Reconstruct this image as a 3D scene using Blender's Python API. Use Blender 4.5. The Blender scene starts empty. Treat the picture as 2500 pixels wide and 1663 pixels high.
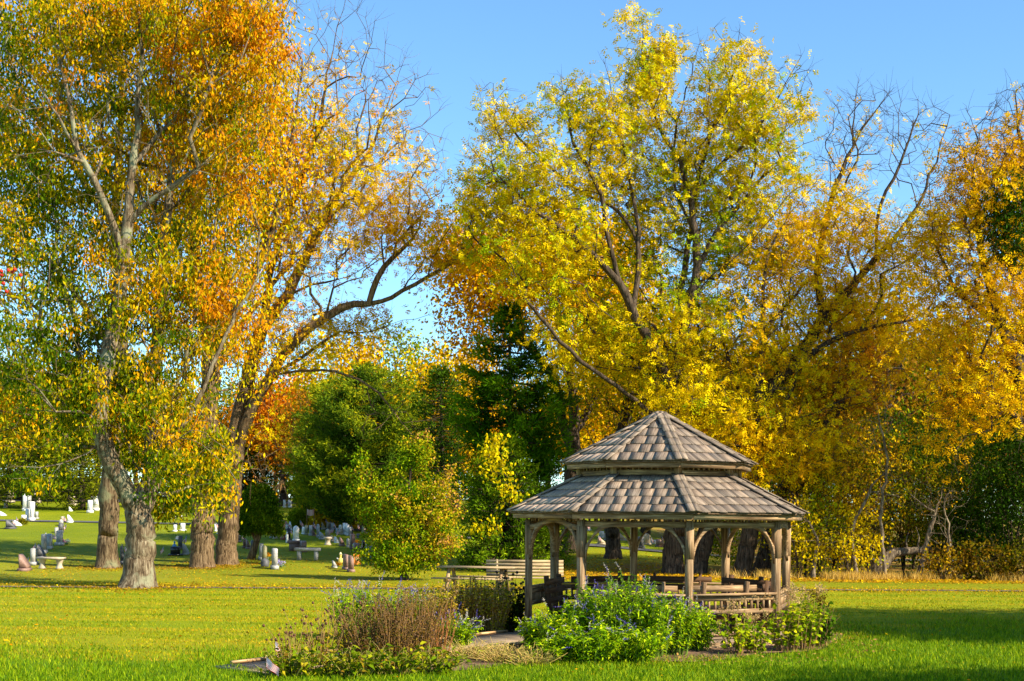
import bpy, math, random
import numpy as np
rad = math.radians
sc = bpy.context.scene
COL = sc.collection
# ------------------------------------------------------------------ camera, sky, sun, exposure
F = 3400.0; HY = 1262.0; ROLL = rad(0.5); CZ = 2.25
cd = bpy.data.cameras.new('camera'); cam = bpy.data.objects.new('camera', cd); COL.objects.link(cam)
cd.sensor_width = 36; cd.lens = 36*F/2500; cd.shift_y = (HY-831.5)/2500; cd.clip_end = 2000
cam.location = (0, 0, CZ); cam.rotation_euler = (math.pi/2, -ROLL, 0)
cam.rotation_mode = 'XYZ'
from mathutils import Matrix, Vector
cam.matrix_world = Matrix.Translation((0, 0, CZ)) @ Matrix.Rotation(math.pi/2, 4, 'X') @ Matrix.Rotation(ROLL, 4, 'Z')
sc.camera = cam
SUN_AZ = 60.0   # degrees from straight behind the camera towards the right
SUN_EL = 36.0
sdir = Vector((math.sin(rad(SUN_AZ))*math.cos(rad(SUN_EL)), -math.cos(rad(SUN_AZ))*math.cos(rad(SUN_EL)), math.sin(rad(SUN_EL))))
w = bpy.data.worlds.new('World'); sc.world = w; w.use_nodes = True
wn = w.node_tree; wn.nodes.clear()
sky = wn.nodes.new('ShaderNodeTexSky'); sky.sky_type = 'NISHITA'; sky.sun_disc = False
sky.sun_elevation = rad(SUN_EL); sky.sun_rotation = math.atan2(sdir.x, sdir.y)
sky.air_density = 1.0; sky.dust_density = 0.15; sky.ozone_density = 2.0; sky.altitude = 100
tc = wn.nodes.new('ShaderNodeTexCoord'); mp = wn.nodes.new('ShaderNodeMapping'); mp.inputs['Scale'].default_value = (3, 3, 9)
nz = wn.nodes.new('ShaderNodeTexNoise'); nz.inputs['Scale'].default_value = 1.3; nz.inputs['Detail'].default_value = 7; nz.inputs['Roughness'].default_value = .6
rp = wn.nodes.new('ShaderNodeValToRGB'); rp.color_ramp.elements[0].position = .6; rp.color_ramp.elements[1].position = .9
rp.color_ramp.elements[1].color = (.2, .2, .2, 1)
mx = wn.nodes.new('ShaderNodeMix'); mx.data_type = 'RGBA'; mx.inputs[7].default_value = (6, 7.2, 8.5, 1)
bg = wn.nodes.new('ShaderNodeBackground'); bg.inputs['Strength'].default_value = 0.105
out = wn.nodes.new('ShaderNodeOutputWorld')
L = wn.links
L.new(tc.outputs['Generated'], mp.inputs[0]); L.new(mp.outputs[0], nz.inputs['Vector']); L.new(nz.outputs[0], rp.inputs[0])
tn = wn.nodes.new('ShaderNodeMix'); tn.data_type = 'RGBA'; tn.blend_type = 'MULTIPLY'; tn.inputs[0].default_value = 1; tn.inputs[7].default_value = (.76, 1.06, 1.22, 1); L.new(sky.outputs[0], tn.inputs[6])
L.new(rp.outputs[0], mx.inputs[0]); L.new(tn.outputs[2], mx.inputs[6]); L.new(mx.outputs[2], bg.inputs[0]); L.new(bg.outputs[0], out.inputs[0])
sl = bpy.data.lights.new('sun', 'SUN'); sl.energy = 5.0; sl.angle = rad(.55); sl.color = (1, .9, .72)
so = bpy.data.objects.new('sun', sl); COL.objects.link(so); so.rotation_euler = sdir.to_track_quat('Z', 'Y').to_euler()
sc.view_settings.view_transform = 'Standard'; sc.view_settings.look = 'None'; sc.view_settings.exposure = 1.05; sc.view_settings.gamma = 1
sc.cycles.max_bounces = 6; sc.cycles.transparent_max_bounces = 4; sc.cycles.diffuse_bounces = 3; sc.cycles.transmission_bounces = 3

# ------------------------------------------------------------------ pixel / terrain helpers
cr, sr = math.cos(ROLL), math.sin(ROLL)
def gz(x, y):
    """ground height"""
    s = np.where(x < 4.5, .047, np.maximum(.047-(x-4.5)*.003, .0265))
    t = np.clip(y-54, 0, 87)
    soft = np.where(t < 6, t*t/12, t-3)
    z = soft*s
    z = z + .05*np.exp(-((y-40)**2)/8.0)*0
    return z
def PX(px, py, d):
    u = (px-1250)/F; v = (HY-py)/F
    return (d*(u*cr-v*sr), d, CZ+d*(u*sr+v*cr))
def G(px, py):
    """point where the ray through a photo pixel meets the ground"""
    d = 14.0
    while d < 190:
        p = PX(px, py, d)
        if p[2] <= float(gz(p[0], d)): return Vector((p[0], d, float(gz(p[0], d))))
        d += .05
    p = PX(px, py, 129); return Vector((p[0], 129, float(gz(p[0], 129))))

# ------------------------------------------------------------------ mesh helpers
def qmesh(name, V, Q, tint=None, loc=None, smooth=False, mats=(), mi=None):
    V = np.asarray(V, np.float32).reshape(-1, 3); Q = np.asarray(Q, np.int32).reshape(-1, 4)
    me = bpy.data.meshes.new(name)
    me.vertices.add(len(V)); me.vertices.foreach_set('co', V.ravel())
    me.loops.add(Q.size); me.loops.foreach_set('vertex_index', Q.ravel())
    me.polygons.add(len(Q)); me.polygons.foreach_set('loop_start', np.arange(0, Q.size, 4, dtype=np.int32))
    if smooth: me.polygons.foreach_set('use_smooth', np.ones(len(Q), bool))
    if mi is not None: me.polygons.foreach_set('material_index', np.asarray(mi, np.int32))
    me.update(calc_edges=True)
    if tint is not None:
        a = me.attributes.new('tint', 'FLOAT_COLOR', 'POINT')
        t = np.ones((len(V), 4), np.float32); t[:, :3] = tint; a.data.foreach_set('color', t.ravel())
    if loc is not None:
        a = me.attributes.new('loc', 'FLOAT_VECTOR', 'POINT'); a.data.foreach_set('vector', np.asarray(loc, np.float32).ravel())
    for m in mats: me.materials.append(m)
    return me
def link(name, me, parent=None, loc=None, rz=None):
    o = bpy.data.objects.new(name, me); COL.objects.link(o)
    if parent is not None: o.parent = parent
    if loc is not None: o.location = loc
    if rz is not None: o.rotation_euler = (0, 0, rz)
    return o
def tag(o, label, cat, group=None, kind=None):
    if label: o['label'] = label
    if cat: o['category'] = cat
    if group: o['group'] = group
    if kind: o['kind'] = kind
    return o
def thing(name, label, cat, loc=(0, 0, 0), rz=0, group=None):
    o = bpy.data.objects.new(name, None); COL.objects.link(o); o.empty_display_size = .2
    o.location = loc; o.rotation_euler = (0, 0, rz)
    return tag(o, label, cat, group)
def copy_thing(src, loc, rz=0, sca=1.0, label=None, group=None):
    c = src.copy(); COL.objects.link(c); c.location = loc; c.rotation_euler = (0, 0, rz)
    c.scale = (sca, sca, sca) if not isinstance(sca, tuple) else sca
    if label: c['label'] = label
    if group: c['group'] = group
    for ch in list(src.children):
        k = ch.copy(); COL.objects.link(k); k.parent = c
    return c
class MB:
    """collects boxes / prisms with grain coordinates and a tint"""
    def __init__(s, seed=0): s.v = []; s.q = []; s.t = []; s.l = []; s.n = 0; s.r = random.Random(seed); s.mi = []
    def add(s, V, Q, L=None, tint=(1, 1, 1), mi=0):
        V = np.asarray(V, float); s.v.append(V); s.q.append(np.asarray(Q)+s.n); s.n += len(V)
        s.t.append(np.tile(np.asarray(tint, float), (len(V), 1))); s.l.append(V if L is None else np.asarray(L, float)); s.mi += [mi]*len(Q)
    def box(s, c, size, ax=(1, 0, 0), up=(0, 0, 1), tint=None, mi=0, tv=.18):
        """c centre, size along ax / side / up"""
        a = Vector(ax).normalized(); u = Vector(up); b = u.cross(a).normalized(); u = a.cross(b)
        hx, hy, hz = size[0]/2, size[1]/2, size[2]/2
        loc = np.array([(x, y, z) for x in (-hx, hx) for y in (-hy, hy) for z in (-hz, hz)])
        R = np.array([a, b, u])
        V = loc@R+np.array(c)
        off = np.array([s.r.uniform(0, 50) for _ in range(3)])
        k = 1+s.r.uniform(-tv, tv)
        t = (k, k, k) if tint is None else tuple(k*x for x in tint)
        s.add(V, [(0, 1, 3, 2), (4, 6, 7, 5), (0, 4, 5, 1), (2, 3, 7, 6), (0, 2, 6, 4), (1, 5, 7, 3)], loc+off, t, mi)
    def beam(s, a, b, wd, ht, up=(0, 0, 1), **k):
        a = Vector(a); b = Vector(b); s.box((a+b)/2, ((b-a).length, wd, ht), b-a, up, **k)
    def tube(s, pts, rs, n=8, tint=(1, 1, 1), mi=0, cap=True):
        pts = [Vector(p) for p in pts]; V = []; Lc = []; off = s.r.uniform(0, 50); ln = 0
        for i, p in enumerate(pts):
            t = (pts[min(i+1, len(pts)-1)]-pts[max(i-1, 0)]).normalized()
            x = t.cross(Vector((.3, .9, .1))); x.normalize(); y = t.cross(x)
            if i: ln += (p-pts[i-1]).length
            for k in range(n):
                an = 2*math.pi*k/n
                V.append(p+(x*math.cos(an)+y*math.sin(an))*rs[i]); Lc.append((ln+off, math.cos(an)*rs[i], math.sin(an)*rs[i]))
        Q = [(i*n+k, i*n+(k+1) % n, (i+1)*n+(k+1) % n, (i+1)*n+k) for i in range(len(pts)-1) for k in range(n)]
        if cap:
            for base, inv in ((0, 1), ((len(pts)-1)*n, 0)):
                for k in range(0, n-2, 2):
                    q = (base, base+k+1, base+k+2, base+(k+3 if k+3 < n else 0)) if k+3 < n else (base, base+k+1, base+k+2, base)
                    if len(set(q)) == 4: Q.append(q[::-1] if inv else q)
                    else: 
                        V.append(V[base]); Lc.append(Lc[base]); Q.append((base, base+k+1, base+k+2, len(V)-1))
        s.add(V, Q, Lc, tint, mi)
    def lathe(s, prof, c=(0, 0, 0), n=12, tint=(1, 1, 1), mi=0):
        s.tube([(c[0], c[1], c[2]+z) for r, z in prof], [max(r, .001) for r, z in prof], n, tint, mi)
    def prism(s, poly, y0, y1, R=None, o=(0, 0, 0), tint=(1, 1, 1), mi=0):
        """poly: convex-ish strip pairs list of (x,z) outline split as upper[] lower[] equal length; extruded y0..y1"""
        up, lo = poly; m = len(up); V = []
        for y in (y0, y1):
            for (x, z) in up: V.append((x, y, z))
            for (x, z) in lo: V.append((x, y, z))
        n2 = 2*m; Q = []
        for i in range(m-1):
            Q += [(i, i+1, m+i+1, m+i), (n2+i, n2+m+i, n2+m+i+1, n2+i+1), (i, n2+i, n2+i+1, i+1), (m+i, m+i+1, n2+m+i+1, n2+m+i)]
        Q += [(0, m, n2+m, n2), (m-1, n2+m-1, n2+2*m-1, 2*m-1)]
        V = np.array(V, float); Lc = V+s.r.uniform(0, 40)
        if R is not None: V = V@np.array(R)
        s.add(V+np.array(o), Q, Lc, tint, mi)
    def mesh(s, name, mats, smooth=False):
        if not isinstance(mats, (list, tuple)): mats = [mats]
        return qmesh(name, np.concatenate(s.v), np.concatenate([np.asarray(q).reshape(-1, 4) for q in s.q]), np.concatenate(s.t), np.concatenate(s.l), smooth, mats, s.mi)
    def build(s, name, mats, parent=None, smooth=False, **k): return link(name, s.mesh(name, mats, smooth), parent, **k)

# ------------------------------------------------------------------ materials
def mat(name):
    m = bpy.data.materials.new(name); m.use_nodes = True; nt = m.node_tree; nt.nodes.clear()
    o = nt.nodes.new('ShaderNodeOutputMaterial'); return m, nt, o
def N(nt, t, **k):
    n = nt.nodes.new('ShaderNode'+t)
    for a, b in k.items():
        if a.startswith('i_'): n.inputs[a[2:].replace('_', ' ')].default_value = b
        else: setattr(n, a, b)
    return n
def ramp(nt, stops):
    r = nt.nodes.new('ShaderNodeValToRGB'); e = r.color_ramp.elements
    while len(e) < len(stops): e.new(.5)
    for i, (p, c) in enumerate(stops): e[i].position = p; e[i].color = (c[0], c[1], c[2], 1)
    return r
def mixc(nt, a, b, f, mode='MIX'):
    m = nt.nodes.new('ShaderNodeMix'); m.data_type = 'RGBA'; m.blend_type = mode
    for s, i in ((a, 6), (b, 7), (f, 0)):
        if isinstance(s, bpy.types.NodeSocket): nt.links.new(s, m.inputs[i])
        else: m.inputs[i].default_value = s if i == 0 else (s[0], s[1], s[2], 1)
    return m.outputs[2]
def leaf_mat(name, trans=.32, rough=.85, spec=.03):
    m, nt, o = mat(name); l = nt.links
    a = N(nt, 'Attribute', attribute_name='tint'); oi = N(nt, 'ObjectInfo')
    c = mixc(nt, a.outputs['Color'], oi.outputs['Color'], 1.0, 'MULTIPLY')
    p = N(nt, 'BsdfPrincipled'); p.inputs['Roughness'].default_value = rough; p.inputs['Specular IOR Level'].default_value = spec
    t = N(nt, 'BsdfTranslucent'); ms = N(nt, 'MixShader'); ms.inputs[0].default_value = trans
    l.new(c, p.inputs['Base Color']); l.new(c, t.inputs[0]); l.new(p.outputs[0], ms.inputs[1]); l.new(t.outputs[0], ms.inputs[2]); l.new(ms.outputs[0], o.inputs[0])
    return m
def bark_mat(name, c0, c1, c2, sc_=(6, 6, 1.2), spots=None):
    m, nt, o = mat(name); l = nt.links
    tc = N(nt, 'TexCoord'); mp = N(nt, 'Mapping'); mp.inputs['Scale'].default_value = sc_
    l.new(tc.outputs['Object'], mp.inputs[0])
    n1 = N(nt, 'TexNoise', i_Scale=2.2, i_Detail=6, i_Roughness=.65, i_Distortion=.5); l.new(mp.outputs[0], n1.inputs['Vector'])
    r = ramp(nt, [(.36, c0), (.5, c1), (.66, c2)]); l.new(n1.outputs[0], r.inputs[0])
    col = r.outputs[0]
    if spots:
        n2 = N(nt, 'TexNoise', i_Scale=1.7, i_Detail=5); l.new(tc.outputs['Object'], n2.inputs['Vector'])
        r2 = ramp(nt, [(.54, (0, 0, 0)), (.64, (1, 1, 1))]); l.new(n2.outputs[0], r2.inputs[0])
        col = mixc(nt, col, spots, r2.outputs[0])
    p = N(nt, 'BsdfPrincipled'); p.inputs['Roughness'].default_value = .9; p.inputs['Specular IOR Level'].default_value = .15
    b = N(nt, 'Bump', i_Strength=.9, i_Distance=.06); l.new(n1.outputs[0], b.inputs['Height']); l.new(b.outputs[0], p.inputs['Normal'])
    l.new(col, p.inputs['Base Color']); l.new(p.outputs[0], o.inputs[0]); return m
def wood_mat(name, c0, c1, c2, rough=.75):
    m, nt, o = mat(name); l = nt.links
    a = N(nt, 'Attribute', attribute_name='loc'); t = N(nt, 'Attribute', attribute_name='tint')
    mp = N(nt, 'Mapping'); mp.inputs['Scale'].default_value = (1.6, 34, 34); l.new(a.outputs['Vector'], mp.inputs[0])
    n1 = N(nt, 'TexNoise', i_Scale=1.0, i_Detail=5, i_Roughness=.7, i_Distortion=.3); l.new(mp.outputs[0], n1.inputs['Vector'])
    r = ramp(nt, [(.3, c0), (.5, c1), (.7, c2)]); l.new(n1.outputs[0], r.inputs[0])
    mp2 = N(nt, 'Mapping'); mp2.inputs['Scale'].default_value = (1.2, 5, 5); l.new(a.outputs['Vector'], mp2.inputs[0])
    n2 = N(nt, 'TexNoise', i_Scale=1.5, i_Detail=4); l.new(mp2.outputs[0], n2.inputs['Vector'])
    r2 = ramp(nt, [(.35, (.62, .6, .58)), (.65, (1.15, 1.12, 1.05))]); l.new(n2.outputs[0], r2.inputs[0])
    c = mixc(nt, r.outputs[0], r2.outputs[0], 1.0, 'MULTIPLY'); c = mixc(nt, c, t.outputs['Color'], 1.0, 'MULTIPLY')
    p = N(nt, 'BsdfPrincipled'); p.inputs['Roughness'].default_value = rough; p.inputs['Specular IOR Level'].default_value = .3
    b = N(nt, 'Bump', i_Strength=.6, i_Distance=.008); l.new(n1.outputs[0], b.inputs['Height']); l.new(b.outputs[0], p.inputs['Normal'])
    l.new(c, p.inputs['Base Color']); l.new(p.outputs[0], o.inputs[0]); return m
def speck_mat(name, c0, c1, scale=60, rough=.6, stain=.25):
    m, nt, o = mat(name); l = nt.links
    tc = N(nt, 'TexCoord'); n1 = N(nt, 'TexNoise', i_Scale=scale, i_Detail=3); l.new(tc.outputs['Object'], n1.inputs['Vector'])
    r = ramp(nt, [(.35, c0), (.65, c1)]); l.new(n1.outputs[0], r.inputs[0])
    n2 = N(nt, 'TexNoise', i_Scale=4, i_Detail=5); l.new(tc.outputs['Object'], n2.inputs['Vector'])
    r2 = ramp(nt, [(.35, (1-stain,)*3), (.6, (1.05,)*3)]); l.new(n2.outputs[0], r2.inputs[0])
    c = mixc(nt, r.outputs[0], r2.outputs[0], 1.0, 'MULTIPLY')
    t = N(nt, 'Attribute', attribute_name='tint'); c = mixc(nt, c, t.outputs['Color'], 1.0, 'MULTIPLY')
    p = N(nt, 'BsdfPrincipled'); p.inputs['Roughness'].default_value = rough
    b = N(nt, 'Bump', i_Strength=.3, i_Distance=.01); l.new(n2.outputs[0], b.inputs['Height']); l.new(b.outputs[0], p.inputs['Normal'])
    l.new(c, p.inputs['Base Color']); l.new(p.outputs[0], o.inputs[0]); return m
def tint_mat(name, rough=.6, spec=.3):
    m, nt, o = mat(name); a = N(nt, 'Attribute', attribute_name='tint'); p = N(nt, 'BsdfPrincipled')
    p.inputs['Roughness'].default_value = rough; p.inputs['Specular IOR Level'].default_value = spec
    n = N(nt, 'TexNoise', i_Scale=25, i_Detail=3); r = ramp(nt, [(.3, (.8,)*3), (.7, (1.1,)*3)]); nt.links.new(n.outputs[0], r.inputs[0])
    c = mixc(nt, a.outputs['Color'], r.outputs[0], 1.0, 'MULTIPLY')
    nt.links.new(c, p.inputs['Base Color']); nt.links.new(p.outputs[0], o.inputs[0]); return m
M_leaf = leaf_mat('leaf'); M_needle = leaf_mat('needle', .25, .8, .04); M_grass = leaf_mat('grass', .35, .6, .12); M_petal = leaf_mat('petal', .3)
M_dry = leaf_mat('dry_stem', .1, .8, .1)
M_barkA = bark_mat('bark_mossy', (.03, .018, .009), (.12, .08, .042), (.25, .18, .1), spots=(.2, .19, .1))
M_barkA1 = bark_mat('bark_lichen', (.04, .025, .012), (.15, .105, .06), (.33, .27, .17), spots=(.26, .25, .15))
M_barkB = bark_mat('bark_furrowed', (.03, .016, .007), (.15, .095, .048), (.32, .22, .12), (9, 9, .9))
M_barkD = bark_mat('bark_dark', (.018, .012, .007), (.07, .048, .03), (.15, .105, .068), (8, 8, 1.0))
M_barkP = bark_mat('bark_pale', (.06, .04, .025), (.17, .125, .08), (.36, .28, .18), (6, 6, 1.2))
M_wood = wood_mat('weathered_wood', (.075, .04, .018), (.32, .195, .095), (.64, .46, .27))
M_wood_shade = wood_mat('shaded_wood', (.04, .018, .008), (.1, .048, .02), (.17, .09, .04))  # inner bench wood; the gazebo's interior shade is put into this darker colour
M_shingle = wood_mat('cedar_shingle', (.085, .063, .046), (.2, .152, .115), (.36, .285, .22))
M_deck = wood_mat('deck_wood', (.16, .11, .07), (.3, .22, .145), (.44, .34, .23))
M_plank = wood_mat('pale_plank', (.2, .14, .07), (.4, .29, .16), (.56, .43, .26))
M_tint = tint_mat('painted'); M_cloth = leaf_mat('cloth', .25, .8, .1)
# ------------------------------------------------------------------ ground
def ground_material():
    m, nt, o = mat('lawn'); l = nt.links
    geo = N(nt, 'NewGeometry'); sep = N(nt, 'SeparateXYZ'); l.new(geo.outputs['Position'], sep.inputs[0])
    def noise(scale, sc3=(1, 1, 1), det=6, rough=.6):
        mp = N(nt, 'Mapping'); mp.inputs['Scale'].default_value = sc3; l.new(geo.outputs['Position'], mp.inputs[0])
        n = N(nt, 'TexNoise', i_Scale=scale, i_Detail=det, i_Roughness=rough); l.new(mp.outputs[0], n.inputs['Vector']); return n.outputs[0]
    def rmp(src, a, b, c0=(0, 0, 0), c1=(1, 1, 1)):
        r = ramp(nt, [(a, c0), (b, c1)]); l.new(src, r.inputs[0]); return r.outputs[0]
    def math_(op, a, b):
        n = N(nt, 'Math', operation=op)
        for i, s in enumerate((a, b)):
            if isinstance(s, bpy.types.NodeSocket): l.new(s, n.inputs[i])
            else: n.inputs[i].default_value = s
        return n.outputs[0]
    fine = noise(28, (1, .6, 1), 5, .75)
    lush = mixc(nt, (.03, .09, .001), (.15, .27, .002), rmp(fine, .3, .7))
    mown = mixc(nt, (.14, .18, .002), (.35, .345, .004), rmp(fine, .3, .72))
    band = noise(1.0, (.05, .75, 1), 3, .5); band2 = noise(2.5, (.12, 1.4, 1), 6, .7)
    mown = mixc(nt, mown, (.46, .28, .03), math_('MULTIPLY', rmp(band2, .52, .72), .75))
    mown = mixc(nt, mown, (.17, .25, .003), math_('MULTIPLY', rmp(band, .5, .62), .55))
    big = noise(.12, (1, 1, 1), 3)
    # boundary lush / mown : y < 20.3 + .42*clip(x-2)
    xm = math_('MULTIPLY', math_('MINIMUM', math_('MAXIMUM', math_('SUBTRACT', sep.outputs['X'], 1.5), 0.0), 7.5), 1.2)
    yy = math_('SUBTRACT', sep.outputs['Y'], xm)
    yy = math_('ADD', yy, math_('MULTIPLY', noise(.8), 3.5))
    mr = N(nt, 'MapRange'); l.new(yy, mr.inputs[0]); mr.inputs[1].default_value = 21; mr.inputs[2].default_value = 25
    col = mixc(nt, lush, mown, mr.outputs[0])
    cem = mixc(nt, (.08, .13, .001), (.24, .27, .003), rmp(fine, .3, .7))
    cem = mixc(nt, cem, (.3, .29, .004), math_('MULTIPLY', rmp(big, .42, .6), .5))
    m2 = N(nt, 'MapRange'); l.new(math_('ADD', sep.outputs['Y'], math_('MULTIPLY', noise(.5), 3.0)), m2.inputs[0]); m2.inputs[1].default_value = 44.6; m2.inputs[2].default_value = 47
    col = mixc(nt, col, cem, m2.outputs[0])
    # fallen leaf litter, thick under the trees
    lf = noise(9, (1, .55, 1), 8, .8)
    m3 = N(nt, 'MapRange'); l.new(sep.outputs['Y'], m3.inputs[0]); m3.inputs[1].default_value = 42.2; m3.inputs[2].default_value = 44.5
    m4 = N(nt, 'MapRange'); l.new(sep.outputs['Y'], m4.inputs[0]); m4.inputs[1].default_value = 72; m4.inputs[2].default_value = 55
    lit = math_('MULTIPLY', math_('MULTIPLY', m3.outputs[0], m4.outputs[0]), rmp(lf, .5, .62))
    col = mixc(nt, col, (.45, .25, .02), math_('MULTIPLY', lit, .75))
    # brown leaf carpet behind the gazebo and at the wood's edge
    mxx = N(nt, 'MapRange'); l.new(sep.outputs['X'], mxx.inputs[0]); mxx.inputs[1].default_value = 1.5; mxx.inputs[2].default_value = 5
    my = N(nt, 'MapRange'); l.new(math_('ADD', sep.outputs['Y'], math_('MULTIPLY', noise(.35), 8.0)), my.inputs[0]); my.inputs[1].default_value = 54; my.inputs[2].default_value = 58
    carp = math_('MULTIPLY', mxx.outputs[0], my.outputs[0])
    myf = N(nt, 'MapRange'); l.new(sep.outputs['Y'], myf.inputs[0]); myf.inputs[1].default_value = 65; myf.inputs[2].default_value = 60
    mxr = N(nt, 'MapRange'); l.new(sep.outputs['X'], mxr.inputs[0]); mxr.inputs[1].default_value = 9; mxr.inputs[2].default_value = 11
    far = math_('MAXIMUM', myf.outputs[0], mxr.outputs[0])
    brown = mixc(nt, (.14, .07, .02), (.42, .23, .05), rmp(lf, .35, .65))
    col = mixc(nt, col, brown, math_('MULTIPLY', math_('MULTIPLY', carp, far), rmp(noise(1.2, (1, 1, 1), 5), .35, .52)))
    # forest floor far off
    m5 = N(nt, 'MapRange'); l.new(sep.outputs['Y'], m5.inputs[0]); m5.inputs[1].default_value = 134; m5.inputs[2].default_value = 139
    col = mixc(nt, col, (.1, .055, .02), m5.outputs[0])
    p = N(nt, 'BsdfPrincipled'); p.inputs['Roughness'].default_value = .85; p.inputs['Specular IOR Level'].default_value = .1
    b = N(nt, 'Bump', i_Strength=.7, i_Distance=.05); l.new(fine, b.inputs['Height']); l.new(b.outputs[0], p.inputs['Normal'])
    l.new(col, p.inputs['Base Color']); l.new(p.outputs[0], o.inputs[0]); return m
M_lawn = ground_material()
xs = np.concatenate([np.linspace(-900, -70, 14), np.linspace(-66, 66, 133), np.linspace(70, 900, 14)])
ys = np.concatenate([np.linspace(-300, 6, 12), np.linspace(8, 150, 180), np.linspace(156, 1200, 20)])
X, Y = np.meshgrid(xs, ys); Z = gz(X, Y)+.02*np.sin(X*1.3+Y*.7)*np.cos(Y*.9-X*.4)
nx, ny = len(xs), len(ys)
I = np.arange(nx*ny).reshape(ny, nx)
Q = np.stack([I[:-1, :-1], I[:-1, 1:], I[1:, 1:], I[1:, :-1]], -1).reshape(-1, 4)
tag(link('ground', qmesh('ground', np.stack([X, Y, Z], -1), Q, smooth=True, mats=[M_lawn])), 'mown green lawn rising behind to the cemetery', None, kind='structure')

def ribbon(name, pts, wd, z, m, label, th=0.0):
    """a strip following the ground"""
    P = [Vector((p[0], p[1], 0)) for p in pts]; V = []; n = 5
    D = []
    for i in range(len(P)-1):
        k = max(2, int((P[i+1]-P[i]).length/1.0))
        for j in range(k): D.append(P[i].lerp(P[i+1], j/k))
    D.append(P[-1])
    for i, p in enumerate(D):
        t = (D[min(i+1, len(D)-1)]-D[max(i-1, 0)]).normalized(); s_ = Vector((-t.y, t.x, 0))
        for j in range(n):
            q = p+s_*wd*(j/(n-1)-.5); V.append((q.x, q.y, float(gz(q.x, q.y))+z))
    Q = [(i*n+j, i*n+j+1, (i+1)*n+j+1, (i+1)*n+j) for i in range(len(D)-1) for j in range(n-1)]
    return tag(link(name, qmesh(name, V, Q, tint=np.ones((len(V), 3)), smooth=True, mats=[m])), label, None, kind='structure')
M_asph = speck_mat('asphalt', (.06, .058, .056), (.13, .125, .12), 12, .85)
M_path = speck_mat('old_path', (.06, .05, .045), (.13, .11, .1), 12, .9)
M_mulch = speck_mat('mulch', (.06, .03, .015), (.3, .16, .07), 14, .9, .5)
ribbon('path', [(-30, 40.9), (-9, 42.3), (3, 43.4), (12.6, 44.4), (36, 45.3)], .55, .03, M_path, 'narrow grey path crossing the lawn, edged with leaves')
ribbon('road', [(-54, 96), (-30.6, 92.4), (-20, 90.5), (-9, 85), (2.2, 74.5), (11, 69), (24, 67)], 1.5, .05, M_asph, 'asphalt lane winding through the cemetery')
ribbon('far_road', [(-54, 129.5), (-34, 129.5), (-18, 128)], 6, .05, M_asph, 'far asphalt road at the wooded edge of the cemetery')

# ------------------------------------------------------------------ vegetation machinery
def unit(a): return a/np.maximum(np.linalg.norm(a, axis=-1, keepdims=True), 1e-9)
def leafquads(P, D, Nn, Ln, Wd):
    """diamond leaves at P along D; returns verts (n*4,3)"""
    S = unit(np.cross(D, Nn)); Ln = np.asarray(Ln).reshape(-1, 1); Wd = np.asarray(Wd).reshape(-1, 1)
    Nn = np.cross(S, D)
    return np.stack([P, P+D*Ln*.45+S*Wd*.5+Nn*Ln*.06, P+D*Ln, P+D*Ln*.45-S*Wd*.5+Nn*Ln*.06], 1).reshape(-1, 3)
def nfield(P, seed, f):
    r = np.random.RandomState(seed); s = np.zeros(len(P))
    for k in range(6):
        v = r.normal(size=3)*f*(1+k*.35); s += np.sin(P@v+r.uniform(0, 7))/(1+k*.3)
    return s/3.2
def pick(pal, sel, rs):
    """pal list of colours, sel 0..1 -> interpolated palette with jitter"""
    pal = np.array(pal); x = np.clip(sel, 0, .9999)*(len(pal)-1); i = x.astype(int); f = (x-i)[:, None]
    c = pal[i]*(1-f)+pal[i+1]*f
    return c*rs.uniform(.68, 1.25, (len(c), 1))*np.where(c[:, 2:3] < .06, np.array([1, 1, .3]), 1.0)
def foliage(name, C, n, sig, Lw, pal, rs, parent=None, droop=.7, bias=None, nf=.35, m=None, flat=0, seed=3, jit=.3, grad=None):
    """leaf cloud around cluster centres C"""
    C = np.repeat(C, n, axis=0); k = len(C)
    g = rs.normal(size=(k, 3))*np.array([1, 1, .8])*sig
    P = C+g
    D = rs.normal(size=(k, 3)); D[:, 2] -= droop*1.6; D = unit(D)
    Nn = rs.normal(size=(k, 3)); Nn[:, 2] += flat
    Ln = Lw[0]*rs.uniform(.7, 1.3, k); Wd = Lw[1]*rs.uniform(.7, 1.3, k)
    V = leafquads(P, D, Nn, Ln, Wd)
    sel = .5+.2*nfield(P, seed, nf)+rs.normal(size=k)*jit*.4+np.repeat(rs.normal(size=k//n)*.17, n)
    if grad is not None: sel = sel+grad(P)
    T = np.repeat(pick(pal, sel, rs), 4, axis=0)
    return link(name, qmesh(name, V, np.arange(4*k).reshape(-1, 4), T, mats=[m or M_leaf]), parent)
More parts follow.
